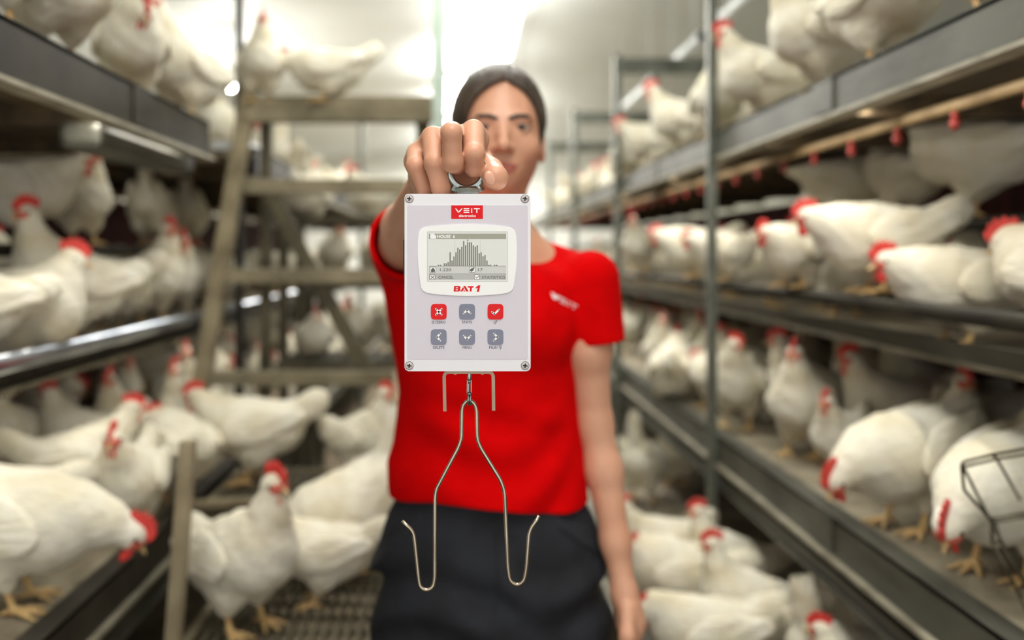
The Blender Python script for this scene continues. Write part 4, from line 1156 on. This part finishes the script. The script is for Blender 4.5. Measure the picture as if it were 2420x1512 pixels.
POSES = {   # neck points from the shoulders up to the head, where the beak points, body pitch, tail lift, whether the legs show
    'stand':  dict(neck=[(.085, 0, .265), (.125, 0, .315), (.150, 0, .365)], look=(1, 0, -.12), pitch=4, tail=.05),
    'alert':  dict(neck=[(.075, 0, .275), (.100, 0, .335), (.112, 0, .395)], look=(1, 0, -.05), pitch=14, tail=.03),
    'left':   dict(neck=[(.080, 0, .270), (.108, .006, .325), (.118, .016, .378)], look=(.45, 1, -.1), pitch=9, tail=.05),
    'right':  dict(neck=[(.080, 0, .270), (.108, -.006, .325), (.118, -.016, .378)], look=(.45, -1, -.1), pitch=9, tail=.05),
    'low':    dict(neck=[(.105, 0, .250), (.155, 0, .285), (.190, 0, .312)], look=(1, 0, -.2), pitch=-3, tail=.035),
    'level':  dict(neck=[(.110, 0, .185), (.160, 0, .200), (.195, 0, .212)], look=(1, 0, -.2), pitch=-2, tail=.03, drop=.062, legs=True),
    'reach':  dict(neck=[(.120, 0, .225), (.180, 0, .205), (.225, 0, .175)], look=(.7, .1, -.72), pitch=-12, tail=.0),
    'peck':   dict(neck=[(.118, 0, .200), (.165, 0, .155), (.198, 0, .100)], look=(.45, 0, -.9), pitch=-18, tail=.07),
    'down':   dict(neck=[(.100, 0, .255), (.140, 0, .285), (.170, .01, .275)], look=(.75, .25, -.65), pitch=0, tail=.04),
    'sit':    dict(neck=[(.080, 0, .150), (.108, 0, .195), (.125, 0, .228)], look=(1, 0, -.15), pitch=3, tail=.03, drop=.105),
    'tailup': dict(neck=[(.115, 0, .210), (.165, 0, .175), (.195, 0, .130)], look=(.6, 0, -.8), pitch=-26, tail=.12),
    'hunch':  dict(neck=[(.085, 0, .245), (.110, .01, .275), (.122, .03, .285)], look=(.5, .8, -.4), pitch=6, tail=.02),
}
def hen_sdf(p):
    dz = -p.get('drop', 0.035); pt = math.radians(p['pitch']); cp, sp = math.cos(pt), math.sin(pt)
    def T(x, y, z):   # pitch about the hips
        x0, z0 = x - 0.0, z - 0.20
        return (cp * x0 - sp * z0, y, sp * x0 + cp * z0 + 0.20 + dz)
    Rm = ((cp, 0, sp), (0, 1, 0), (-sp, 0, cp))
    neck = p['neck']; look = Vector(p['look']).normalized(); hd = Vector(neck[-1])
    tl = p['tail']
    def f(X, Y, Z):
        g = sd_ell(X, Y, Z, T(-.005, 0, .218), (.130, .094, .091), Rm)
        g = smin(g, sd_ell(X, Y, Z, T(.070, 0, .212), (.080, .086, .085), Rm), .04)
        g = smin(g, sd_ell(X, Y, Z, T(-.085, 0, .205), (.082, .081, .075), Rm), .05)
        g = smin(g, sd_cone(X, Y, Z, T(.050, 0, .235), neck[0], .070, .054), .05)
        g = smin(g, sd_cone(X, Y, Z, neck[0], neck[1], .053, .038), .04)
        g = smin(g, sd_cone(X, Y, Z, neck[1], neck[2], .037, .0255), .03)
        R = rot_to(look); Rr = (tuple(R.col[0]), tuple(R.col[1]), tuple(R.col[2]))
        g = smin(g, sd_ell(X, Y, Z, tuple(hd), (.033, .0225, .0255), Rr), .015)
        # tail: an upright fan
        a = T(-.115, 0, .235); b = T(-.215, 0, .255 + tl)
        d = Vector(b) - Vector(a); d.normalize(); u = Vector((0, 1, 0)).cross(d) * -1
        Rt = (tuple(d), (0, 1, 0), tuple(u))
        mid = ((a[0] + b[0]) / 2, 0, (a[2] + b[2]) / 2)
        g = smin(g, sd_ell(X, Y, Z, mid, (.088, .034, .046), Rt), .04)
        g = smin(g, sd_ell(X, Y, Z, b, (.050, .016, .040), Rt), .025)
        for s in (-1, 1):
            g = smin(g, sd_ell(X, Y, Z, T(-.020, s * .043, .150), (.052, .036, .058), Rm), .035)
            if p.get('legs') or not p.get('drop'):
                h0 = T(-.010, s * .044, .130)
                g = smin(g, sd_cone(X, Y, Z, h0, (.0, s * .044, .060), .030, .0125), .025)
        if p.get('drop') and not p.get('legs'): g = smax(g, 0.001 - Z, .012)
        # soft feather lumps
        g = g + .0016 * np.sin(62 * X + 30 * Z) * np.sin(70 * Y + 41 * Z) + .0011 * np.sin(120 * X) * np.sin(95 * Z + 60 * Y)
        return g
    return f, T, Rm

def leg_mesh(s):
    def f(X, Y, Z):
        k = (0.012, s * .046, .014)
        g = sd_cone(X, Y, Z, (.0, s * .044, .078), (-.004, s * .045, .058), .0088, .0078)
        g = smin(g, sd_cone(X, Y, Z, (-.004, s * .045, .058), k, .0068, .0066), .004)
        for dx, dy, L in ((.062, .0, 1), (.050, .032, 1), (.050, -.030, 1), (-.030, -.006 * s, 1)):
            m_ = (k[0] + dx * .5, k[1] + dy * .5, .0105); e = (k[0] + dx, k[1] + dy, .0045)
            g = smin(g, sd_cone(X, Y, Z, k, m_, .0068, .0056), .004); g = smin(g, sd_cone(X, Y, Z, m_, e, .0056, .0030), .003)
        return smax(g, .0008 - Z, .002)
    v, q = nets(f, (-.045, s * .046 - .05, -.004), (.095, s * .046 + .05, .095), .0032)
    return v, q

def mk(name, v, q, m, smooth=True):
    me = bpy.data.meshes.new(name); me.from_pydata(np.asarray(v).tolist(), [], np.asarray(q).tolist()); me.materials.append(m)
    if smooth: me.polygons.foreach_set('use_smooth', np.ones(len(me.polygons), dtype=bool))
    me.update(); return me
HENM = {}
HENM['leg'] = [mk('leg', *leg_mesh(s), M['shank']) for s in (-1, 1)]
# head furniture in the head's own frame
b = bmesh.new()
prof = [(-.026, .018), (-.034, .034), (-.029, .047), (-.019, .041), (-.012, .055), (-.002, .047), (.006, .058), (.014, .047), (.022, .052), (.027, .040), (.036, .038), (.040, .024), (.036, .010), (.022, .016), (.0, .019)]
for sgn in (1,):
    L_ = [b.verts.new((x, -.0034, z)) for x, z in prof]; R_v = [b.verts.new((x, .0034, z)) for x, z in prof]
    b.faces.new(L_); b.faces.new(R_v[::-1])
    for i in range(len(prof)): b.faces.new((L_[i], R_v[i], R_v[(i + 1) % len(prof)], L_[(i + 1) % len(prof)]))
bmesh.ops.recalc_face_normals(b, faces=b.faces[:])
bmesh.ops.triangulate(b, faces=b.faces[:]); bmesh.ops.subdivide_edges(b, edges=b.edges[:], cuts=1, use_grid_fill=True)
for v_ in b.verts: v_.co.y *= 1.0 if abs(v_.co.y) < .003 else 1.25 - max(0, v_.co.z - .02) * 14
me = bpy.data.meshes.new('comb'); b.to_mesh(me); b.free(); me.materials.append(M['comb']); HENM['comb'] = me
HENM['wattle'] = []
for s in (-1, 1):
    v, q = nets(lambda X, Y, Z: smin(sd_ell(X, Y, Z, (.021, s * .008, -.034), (.010, .0048, .016)), sd_ell(X, Y, Z, (.020, s * .009, -.020), (.008, .004, .009)), .006), (.005, s * .008 - .012, -.056), (.038, s * .008 + .012, -.004), .0028)
    HENM['wattle'].append(mk('wattle', v, q, M['comb']))
v, q = nets(lambda X, Y, Z: sd_cone(X, Y, Z, (.024, 0, -.002), (.052, 0, -.010), .0095, .0022), (.01, -.016, -.02), (.06, .016, .012), .0026)
HENM['beak'] = mk('beak', v, q, M['beak'])
v, q = nets(lambda X, Y, Z: sd_ell(X, Y, Z, (.011, 0, -.003), (.0235, .0256, .0215)), (-.016, -.030, -.030), (.040, .030, .024), .0034)
HENM['face'] = mk('face', v, q, M['face'])
HENM['eye'] = []
for s in (-1, 1):
    v, q = nets(lambda X, Y, Z: sd_sphere(X, Y, Z, (.012, s * .0232, .004), .0052), (.004, s * .0232 - .008, -.004), (.02, s * .0232 + .008, .012), .0018)
    HENM['eye'].append(mk('eye', v, q, M['eye']))
PROTO = {}
def hen_proto(pose):
    p = POSES[pose]
    if 'drop' not in p: p['neck'] = [(a, b_, c - .035) for a, b_, c in p['neck']]
    f, T, Rm = hen_sdf(p)
    v, q = nets(f, (-.31, -.12, -.004), (.30, .12, .44), .0062)
    v = relax(v, q, 1, .4)
    d = dict(body=mk('body', v, q, M['feather']), wings=[])
    for s in (-1, 1):
        # folded wing: a flat shell along the flank whose tip points at the tail
        def wf(X, Y, Z, s=s):
            a = math.radians(-10)
            c = T(-.035, s * .084, .232)
            ax = Vector((Rm[0][0], 0, Rm[0][2])); up = Vector((Rm[2][0], 0, Rm[2][2]))
            fwd = (ax * math.cos(a) + up * math.sin(a)).normalized(); fwd = (fwd + Vector((0, s * .16, 0))).normalized()
            lat = Vector((0, s, 0)); lat = (lat - fwd * lat.dot(fwd)).normalized(); lat = (lat + up * .22).normalized(); lat = (lat - fwd * lat.dot(fwd)).normalized()
            u = fwd.cross(lat)
            g = sd_ell(X, Y, Z, c, (.112, .020, .057), (tuple(fwd), tuple(lat), tuple(u)))
            t = Vector(c) - fwd * .115
            g = smin(g, sd_ell(X, Y, Z, tuple(t + up * .004), (.052, .012, .026), (tuple(fwd), tuple(lat), tuple(u))), .03)
            x_ = (X - c[0]) * fwd[0] + (Z - c[2]) * fwd[2]; z_ = (X - c[0]) * u[0] + (Y - c[1]) * u[1] + (Z - c[2]) * u[2]
            return g + .0016 * np.sin(150 * z_ + 40 * x_) * np.clip((.05 - x_) / .1, 0, 1)
        v, q = nets(wf, (-.28, s * .08 - .075, .02), (.14, s * .08 + .075, .36), .0055)
        d['wings'].append(mk('wing', v, q, M['wing']))
    R = rot_to(p['look']); d['head'] = Matrix.Translation(Vector(p['neck'][-1])) @ R.to_4x4()
    d['legs'] = p.get('legs') or not p.get('drop')
    PROTO[pose] = d
def hen_parts(root, pose):
    d = PROTO[pose]
    def add(nm, me, mx=None):
        o = bpy.data.objects.new(nm, me); o.parent = root
        if mx is not None: o.matrix_local = mx
        COL.objects.link(o); return o
    add('body', d['body'])
    for w in d['wings']: add('wing', w)
    H = d['head']
    fc_ = add('face', HENM['face'], H); fc_['label'] = 'bare pink face'
    for e in HENM['eye']: add('eye', e, H)
    cb = add('comb', HENM['comb'], H); cb['label'] = 'red comb'
    for w in HENM['wattle']: add('wattle', w, H)
    add('beak', HENM['beak'], H)
    if d['legs']:
        for l in HENM['leg']: add('leg', l)['label'] = 'yellow leg'
for p_ in POSES: hen_proto(p_)
FIRST = {}
HENS = []
def copy_hen(src):
    c = src.copy(); COL.objects.link(c)
    for ch in src.children:
        k = ch.copy(); k.parent = c; k.matrix_parent_inverse = ch.matrix_parent_inverse.copy(); COL.objects.link(k)
    return c
def hen(px, d, z, yaw, pose, label, grp='white hens on the racks', s=1.0, X=None):
    x = (px - VX) * d / F if X is None else X
    if pose not in FIRST:
        r = bpy.data.objects.new('white_hen', None); r.empty_display_size = .1; COL.objects.link(r)
        hen_parts(r, pose); FIRST[pose] = r
    else:
        r = copy_hen(FIRST[pose])
    r.location = (x, d, z); r.rotation_euler = (0, 0, math.radians(yaw)); s *= .84; r.scale = (s, s, s); HENS.append((r, pose, s, label))
    r['label'] = label; r['category'] = 'hen'; r['group'] = grp
    return r
# name, place: photo column, distance, floor height, heading (0 = to the right, 180 = to the left, -90 = to the camera)
PR = 1.251
G1 = 'hens on the top floor of the left rack'
hen(40, 1.40, LT, 100, 'stand', 'white hen at the top left corner, only its gripping toes in view', G1)
hen(165, 1.62, LT, 152, 'stand', 'white hen at the upper left, headless at the frame top, yellow legs on the channel', G1, 1.02)
hen(318, 2.10, LT, -62, 'down', 'white hen with head lowered and bright red wattle near the top left', G1)
hen(468, 2.36, LT, -112, 'alert', 'white hen left of the dark post, comb touching the frame top', G1, 1.04)
hen(614, 2.93, 1.885, -70, 'alert', 'white hen on the top ladder board, left one, behind the dark post', G1, .92)
hen(772, 2.93, 1.885, 176, 'level', 'white hen on the top ladder board facing left with raised tail', G1, .94)
G2 = 'hens inside the middle of the left rack'
hen(60, 2.25, 1.378, 10, 'low', 'white hen under the left top floor, neck stretched right below the channel', G2, 1.0)
hen(250, 2.76, 1.378, -42, 'alert', 'white hen on the upper left perch with its comb near the brown beam', G2, .9)
hen(338, 3.09, 1.378, 95, 'tailup', 'white hen showing two pointed white tail tips left of the ladder', G2, .95)
hen(425, 3.49, 1.378, 100, 'tailup', 'white hen with one pointed tail tip just left of the ladder', G2, .95)
hen(12, 1.82, LM, -130, 'alert', 'white hen at the left edge with white head and red face, mid height', G2, .97)
hen(172, 2.12, LM, -122, 'alert', 'tall shaded hen with dark red face turned left, behind the crouching hen', G2, 1.1)
hen(312, 2.30, LM, 158, 'low', 'plump hen facing away with round white back, beside the tall shaded hen', G2, .95)
hen(75, 1.92, LM, 12, 'sit', 'crouching white hen above the shiny pipe, red comb to the right, at the left', G2, 1.15)
hen(385, 2.72, LM, -35, 'alert', 'hen with dark red face in front of the leaning ladder rail, upper one', G2, 1.02)
hen(452, 3.05, LM, -60, 'stand', 'hen half behind the ladder rail, left of the second rung', G2)
hen(492, 3.30, LM, -140, 'stand', 'hen seen through the leaning ladder rail beside the second rung', G2)
G3 = 'hens on the lower floor of the left rack'
hen(78, 2.42, LL, -95, 'alert', 'white hen under the shiny pipe at the left, head touching the pipe', G3, 1.04)
hen(170, 2.52, LL, 165, 'stand', 'hen with brownish red face looking down under the shiny pipe', G3)
hen(318, 2.72, LL, -90, 'alert', 'hen with pale pink comb under the right end of the shiny pipe', G3, 1.0)
hen(405, 2.92, LL, -100, 'alert', 'hen with reddish face left of the ladder foot, farther of two', G3)
hen(440, 3.15, LL, -60, 'alert', 'hen with its comb in front of the shiny pipe end at the ladder', G3, 1.1)
hen(215, 2.24, LL, 25, 'stand', 'hen with neck stretched right behind the hen that faces the camera', G3)
hen(405, 2.32, LL, 130, 'hunch', 'hen with white breast left of the left-facing hen by the ladder', G3, 1.05, X=-.86)
hen(585, 2.46, LL + .004, 176, 'low', 'white hen in full profile facing left under the lowest ladder rung', G3, 1.12)
hen(62, 1.93, LL, -150, 'hunch', 'hen at the left edge tucking its head down, above the pecking hen', G3, 1.05)
hen(282, 2.02, LL, -84, 'stand', 'white hen facing the camera on the left lower floor, both feet visible', G3, .98)
hen(28, 1.66, LL, 8, 'reach', 'large white hen at the lower left leaning right with big red comb', G3, 1.15, X=-.90)
G4 = 'hens around the ladder foot'
hen(588, 1.88, .502, -38, 'alert', 'big upright white hen with red comb on the front slatted platform', G4, 1.14)
hen(742, 2.06, .502, 175, 'down', 'white hen half hidden behind the big upright hen\'s right side', G4, .85)
hen(852, 2.10, .502, 205, 'tailup', 'white hen with tall raised tail plume beside the black trousers', G4, 1.2)
hen(862, 2.52, LL + .004, -38, 'alert', 'white hen looking right towards the red t-shirt on the rear slatted platform', G4, .92)
hen(560, 3.30, LL, -60, 'alert', 'hen behind the ladder foot with only its red comb above the profile hen', G4, .9, X=-.95)
hen(700, 3.42, 1.502, 85, 'sit', 'fluffy white hen framed below the top ladder board, tail to the camera', G4, 1.05, X=-.64)
hen(862, 3.45, 1.502, 172, 'sit', 'long white hen right of the second ladder rung', G4, .95, X=-.36)
hen(662, 3.88, 1.222, -70, 'stand', 'hen with pinkish face behind the ladder brace', G4, .9, X=-.60)
hen(890, 3.90, 1.222, 100, 'stand', 'hen close to the woman\'s sleeve behind the ladder', G4, .9)
hen(845, 3.42, .922, 70, 'stand', 'large hen with its back turned between ladder and t-shirt', G4, .98, X=-.26)
hen(692, 3.40, .922, -75, 'sit', 'white hen on the low stand behind the ladder, left of two', G4, .9, X=-.61)
hen(765, 3.55, .922, -110, 'stand', 'white hen on the low stand behind the ladder, right of two', G4, .8, X=-.44)
G5 = 'hens on the top floor of the right rack'
hen(1842, 2.20, RT, 172, 'alert', 'white hen on the right top floor, right of the near upright, facing left', G5, 1.0, X=.93)
hen(1742, 2.52, RT, 186, 'stand', 'white hen partly behind the near upright with pink comb facing left', G5, 1.0, X=.93)
hen(2075, 1.78, RT, -78, 'stand', 'white hen cut by the frame top at the upper right, legs on the channel', G5, 1.03, X=.92)
hen(1925, 2.25, RT, 80, 'sit', 'white rump at the frame top behind the hens by the near upright', G5, 1.1, X=1.16)
hen(2300, 1.42, RT, -60, 'stand', 'hen at the top right corner, only its toes hooked over the channel', G5, 1, X=.88)
hen(1628, 2.95, RT, -102, 'alert', 'white hen facing the camera left of the near upright, red face', G5, 1.0, X=.90)
hen(1590, 3.32, RT, 178, 'stand', 'white hen with pink comb in front of the grey cross bar', G5, 1.0, X=.90)
hen(1640, 3.25, RT, 20, 'down', 'white hen with pointed tail left of the near upright, lower down', G5, .95, X=1.12)
hen(1510, 3.95, RT, 165, 'low', 'white hen before the second upright, red comb to the left', G5, 1.0, X=.93)
hen(1480, 4.55, RT, -100, 'stand', 'white hen just behind the second upright on the top floor', G5, 1.0, X=.92)
G6 = 'hens inside the middle of the right rack'
hen(2130, 2.02, PR, 178, 'level', 'long white hen in profile on the right perch facing left', G6, 1.06, X=1.03)
hen(2320, 1.74, RM, 184, 'level', 'large shaded hen at the right edge with red comb facing left', G6, 1.05, X=1.08)
hen(1850, 2.38, PR, 215, 'level', 'rounded white hen on the right perch beside the near upright, head low', G6, .88, X=.97)
hen(1815, 2.62, RM, 60, 'tailup', 'white hen seen from behind right of the near upright, tail upright', G6, .9, X=1.22)
hen(2000, 2.88, 1.449, -35, 'down', 'white hen behind the long profile hen with head bent right', G6, 1.05, X=1.36)
hen(2125, 2.52, 1.449, 95, 'alert', 'upright shaded hen seen from behind under the tan drinker pipe', G6, 1.02, X=1.36)
hen(2290, 2.15, 1.449, 130, 'stand', 'big white hen with raised rump under the drinker pipe at the far right', G6, 1.15, X=1.36)
hen(2420, 1.64, RM, 100, 'hunch', 'white hen cut by the right edge at mid height', G6, 1.1, X=1.17)
hen(1745, 2.95, RM, 90, 'tailup', 'narrow white tail just right of the near upright', G6, .8, X=1.25)
hen(1618, 3.10, RM, -35, 'alert', 'hen with bright red comb and wattle left of the near upright, mid height', G6, 1.0, X=1.18)
hen(1560, 3.42, PR, 182, 'level', 'white hen stretched in profile left of the near upright', G6, 1.0, X=.98)
hen(1640, 3.00, PR, 192, 'level', 'lowest white hen left of the near upright on the perch, head at its left', G6, .85, X=.96)
hen(1452, 4.45, PR, -120, 'stand', 'hen beside the second upright near the woman\'s shoulder', G6, 1, X=.97)
G7 = 'hens on the lower floor of the right rack'
hen(2140, 1.87, RL, 203, 'reach', 'white hen pecking leftwards on the right lower floor, red comb at channel', G7, 1.14, X=1.02)
hen(2255, 2.12, RL, -97, 'alert', 'white hen facing the camera between two pecking hens on the right', G7, 1.0, X=1.27)
hen(2330, 1.60, RL, 215, 'reach', 'largest pecking hen at the lower right behind the wire basket', G7, 1.14, X=1.06)
hen(2412, 1.82, RL, -120, 'alert', 'white hen at the right edge above the wire basket', G7, 1.15, X=1.30)
hen(2005, 2.32, RL, 222, 'stand', 'short hen with red face in front of the row on the right lower floor', G7, .80, X=1.10)
hen(1880, 2.56, RL, 235, 'alert', 'tall white hen, both legs visible, centre of the right lower floor', G7, 1.06, X=1.06)
hen(1765, 2.84, RL, 238, 'left', 'white hen with two red heads behind it, right of the near upright, leftmost', G7, 1.05, X=.99)
hen(1838, 2.90, RL, 170, 'alert', 'hen stretching up behind the leftmost hen right of the near upright', G7, 1.05, X=1.12)
hen(2085, 2.52, RL, 185, 'stand', 'hen with brown red face in the second row on the right lower floor', G7, 1.1, X=1.30)
hen(2040, 2.72, RL, 160, 'alert', 'hen with pale comb in the third row on the right lower floor', G7, 1.18, X=1.34)
hen(2185, 2.60, RL, 175, 'alert', 'dim hen with dark red face under the middle floor on the right', G7, 1.15, X=1.47)
hen(2330, 2.20, RL, 10, 'low', 'hen turned to the right behind the camera-facing hen', G7, 1.0, X=1.44)
hen(1575, 3.45, RL, 70, 'sit', 'fluffy white hen facing away between the two uprights', G7, 1.25, X=.96)
hen(1660, 3.20, RL, 100, 'hunch', 'white hen close behind the near upright on the lower floor', G7, .9, X=1.02)
hen(1512, 3.95, RL, -100, 'alert', 'upright hen with pinkish comb beside the second upright, lower floor', G7, 1, X=.98)
hen(1560, 4.05, RL, -80, 'alert', 'upright hen second from the second upright, lower floor', G7, 1, X=1.12)
hen(1640, 3.70, RL, -110, 'alert', 'upright hen with pale comb left of the near upright, lower floor', G7, 1, X=1.12)
hen(1745, 3.35, RL, 140, 'stand', 'pale hen right behind the near upright, farther back on the lower floor', G7, 1, X=1.18)
G8 = 'hens on the lowest floor of the right rack'
hen(1548, 2.62, RB, 195, 'stand', 'rounded hen back beside the woman\'s left forearm', G8, .98, X=.64)
hen(1690, 2.50, RB, 182, 'alert', 'white hen with red face left, lower right beside the dark recess', G8, .95, X=.80)
hen(1585, 2.30, RB, 170, 'hunch', 'broad white hen back in front of the rounded hen, lower right', G8, 1.08, X=.62)
hen(1690, 2.10, RB, 176, 'down', 'white hen with head bent low at the picture\'s bottom, right of the hand', G8, .98, X=.68)
hen(1812, 2.14, RB, 178, 'alert', 'white hen with upright neck and pink comb at the bottom right', G8, 1.0, X=.80)
hen(1925, 2.20, RB, 60, 'stand', 'shaded hen in the dark under the lower floor on the right', G8, 1.0, X=.98)
hen(1960, 1.96, RB, 10, 'tailup', 'hen with pointed tail at the bottom edge under the lower floor', G8, .9, X=.86)
hen(2010, 1.90, RB, 140, 'stand', 'shaded hen back at the bottom edge, farthest right', G8, .9, X=.92)
hen(1530, 3.60, RB, 60, 'tailup', 'white hen with raised tail behind the woman\'s left elbow', G8, 1.15, X=.82)
hen(1600, 3.75, RB, 100, 'stand', 'far white hen right of the woman\'s elbow on the lowest floor', G8, 1.05, X=.97)
# the far crowd, blurred
rnd = random.Random(5)
FAR = ['stand', 'alert', 'low', 'sit', 'left', 'right', 'hunch', 'down']
def crowd(sgn, z, xa, xb, ya, yb, step, label, grp):
    y = ya
    while y < yb:
        n = 1 if xb - xa < .62 else 2
        for k in range(n):
            X_ = sgn * (xa + (xb - xa) * (k + rnd.uniform(.15, .85)) / n)
            hen(0, y + rnd.uniform(-.06, .06) + k * step * .5, z, rnd.choice((0, 180, -90, 90, -45, 200)) + rnd.uniform(-30, 30), rnd.choice(FAR), label, grp, rnd.uniform(.95, 1.1), X=X_)
        y += step
crowd(1, RT, .92, 1.80, 5.0, 9.4, .34, 'white hen in the blurred far crowd along the right top floor', 'far hens, right top floor')
crowd(1, RM, 1.18, 1.80, 3.9, 8.6, .40, 'white hen in the blurred far crowd in the right middle tier', 'far hens, right middle tier')
crowd(1, RL, .96, 1.76, 4.4, 9.0, .36, 'white hen in the blurred far crowd on the right lower floor', 'far hens, right lower floor')
crowd(-1, LT, .84, 1.70, 3.5, 9.2, .38, 'white hen in the blurred far crowd on the left top floor behind the ladder', 'far hens, left top floor')
crowd(-1, LM, 1.06, 1.70, 3.7, 7.0, .44, 'white hen in the blurred far crowd in the left middle tier', 'far hens, left middle tier')
crowd(-1, LL, .86, 1.70, 3.6, 7.0, .43, 'white hen in the blurred far crowd on the left lower floor', 'far hens, left lower floor')
# back rows, dim behind the hens at the front
crowd(1, RM, 1.50, 1.82, 2.0, 3.9, .36, 'dim white hen in the back row of the right middle tier', 'back row, right middle tier')
crowd(1, RL, 1.46, 1.82, 3.0, 4.3, .34, 'dim white hen in the back row of the right lower floor', 'back row, right lower floor')
crowd(-1, LM, 1.44, 1.82, 2.3, 3.6, .36, 'dim white hen in the back row of the left middle tier', 'back row, left middle tier')
crowd(-1, LL, 1.34, 1.82, 2.7, 3.5, .36, 'dim white hen in the back row of the left lower floor', 'back row, left lower floor')
crowd(1, RT, 1.30, 1.82, 1.9, 4.9, .40, 'white hen in the back row of the right top floor', 'back row, right top floor')
crowd(-1, LT, 1.20, 1.82, 1.5, 2.3, .33, 'white hen in the back row of the left top floor', 'back row, left top floor')
ZF = (.922, 1.222, 1.502, 1.885)

# hens never stand inside one another: ease overlapping neighbours apart on their own floor
def discs(r, pose, s):
    a = r.rotation_euler.z; c, n = math.cos(a), math.sin(a)
    x, y = r.location.x, r.location.y
    P = POSES[pose]; hx = P['neck'][-1][0]
    out = [(-.03, .114), (.05, .110), (-.12, .090), (-.20, .050)]
    if P['neck'][-1][2] < .28: out.append((hx, .05))
    return [(x + c * u * s, y + n * u * s, q_ * s) for u, q_ in out]
ORIG = [(r.location.x, r.location.y) for r, p, s, l in HENS]
PIN = [.25 if 'crowd' not in l and 'row' not in l else 1.0 for r, p, s, l in HENS]
LIM = {(1, RT): (.91, 1.84), (1, RL): (.91, 1.84), (1, RB): (.58, 1.84), (1, RM): (1.10, 1.84), (1, PR): (.955, 1.04), (1, 1.449): (1.345, 1.375),
       (-1, LT): (.81, 1.84), (-1, LL): (.81, 1.84), (-1, LM): (1.02, 1.84), (-1, 1.378): (1.185, 1.215)}
for it in range(260):
    moved = 0
    D = [discs(r, p, s) for r, p, s, _l in HENS]
    for i in range(len(HENS)):
        ri = HENS[i][0]
        for j in range(i + 1, len(HENS)):
            rj = HENS[j][0]
            if round(ri.location.z, 3) in ZF or round(rj.location.z, 3) in ZF: continue
            if abs(ri.location.z - rj.location.z) > .30 or abs(ri.location.x - rj.location.x) > .6 or abs(ri.location.y - rj.location.y) > .6: continue
            best = 0; vec = None
            for ax, ay, ar in D[i]:
                for bx, by, br in D[j]:
                    d_ = math.hypot(ax - bx, ay - by) + 1e-6
                    if ar + br - d_ > best: best = ar + br - d_; vec = ((ax - bx) / d_, (ay - by) / d_)
            if best > .002:
                moved += 1
                # slide mostly along the line of sight
                m_ = Vector((ri.location.x + rj.location.x, ri.location.y + rj.location.y)).normalized()
                v_ = Vector(vec); along = m_ * (1 if v_.dot(m_) >= 0 else -1)
                st_ = (v_ * .45 + along * .55) * best * .45
                wi = 2 * PIN[i] / (PIN[i] + PIN[j]); wj = 2 - wi
                ri.location.x += st_.x * wi; ri.location.y += st_.y * wi; rj.location.x -= st_.x * wj; rj.location.y -= st_.y * wj
    for r, p, s, l in HENS:
        z = r.location.z
        if round(z, 3) in ZF: continue
        if abs(z - LT) < .01 and r.location.y < 2.7: r.location.y = min(r.location.y, 2.37)
        if abs(r.location.x) < .70 and r.location.x < 0: continue
        sg = 1 if r.location.x > 0 else -1
        lo, hi = LIM.get((sg, round(z, 3)), (.80, 1.84))
        r.location.x = sg * min(max(abs(r.location.x), lo), hi)
    if not moved: break
if 0:
    for (r, p, s, l), (ox, oy) in zip(HENS, ORIG):
        dd = math.hypot(r.location.x - ox, r.location.y - oy)
        if dd > .06: print('MOVED %.2f (%.2f %.2f)->(%.2f %.2f) %s' % (dd, ox, oy, r.location.x, r.location.y, l))
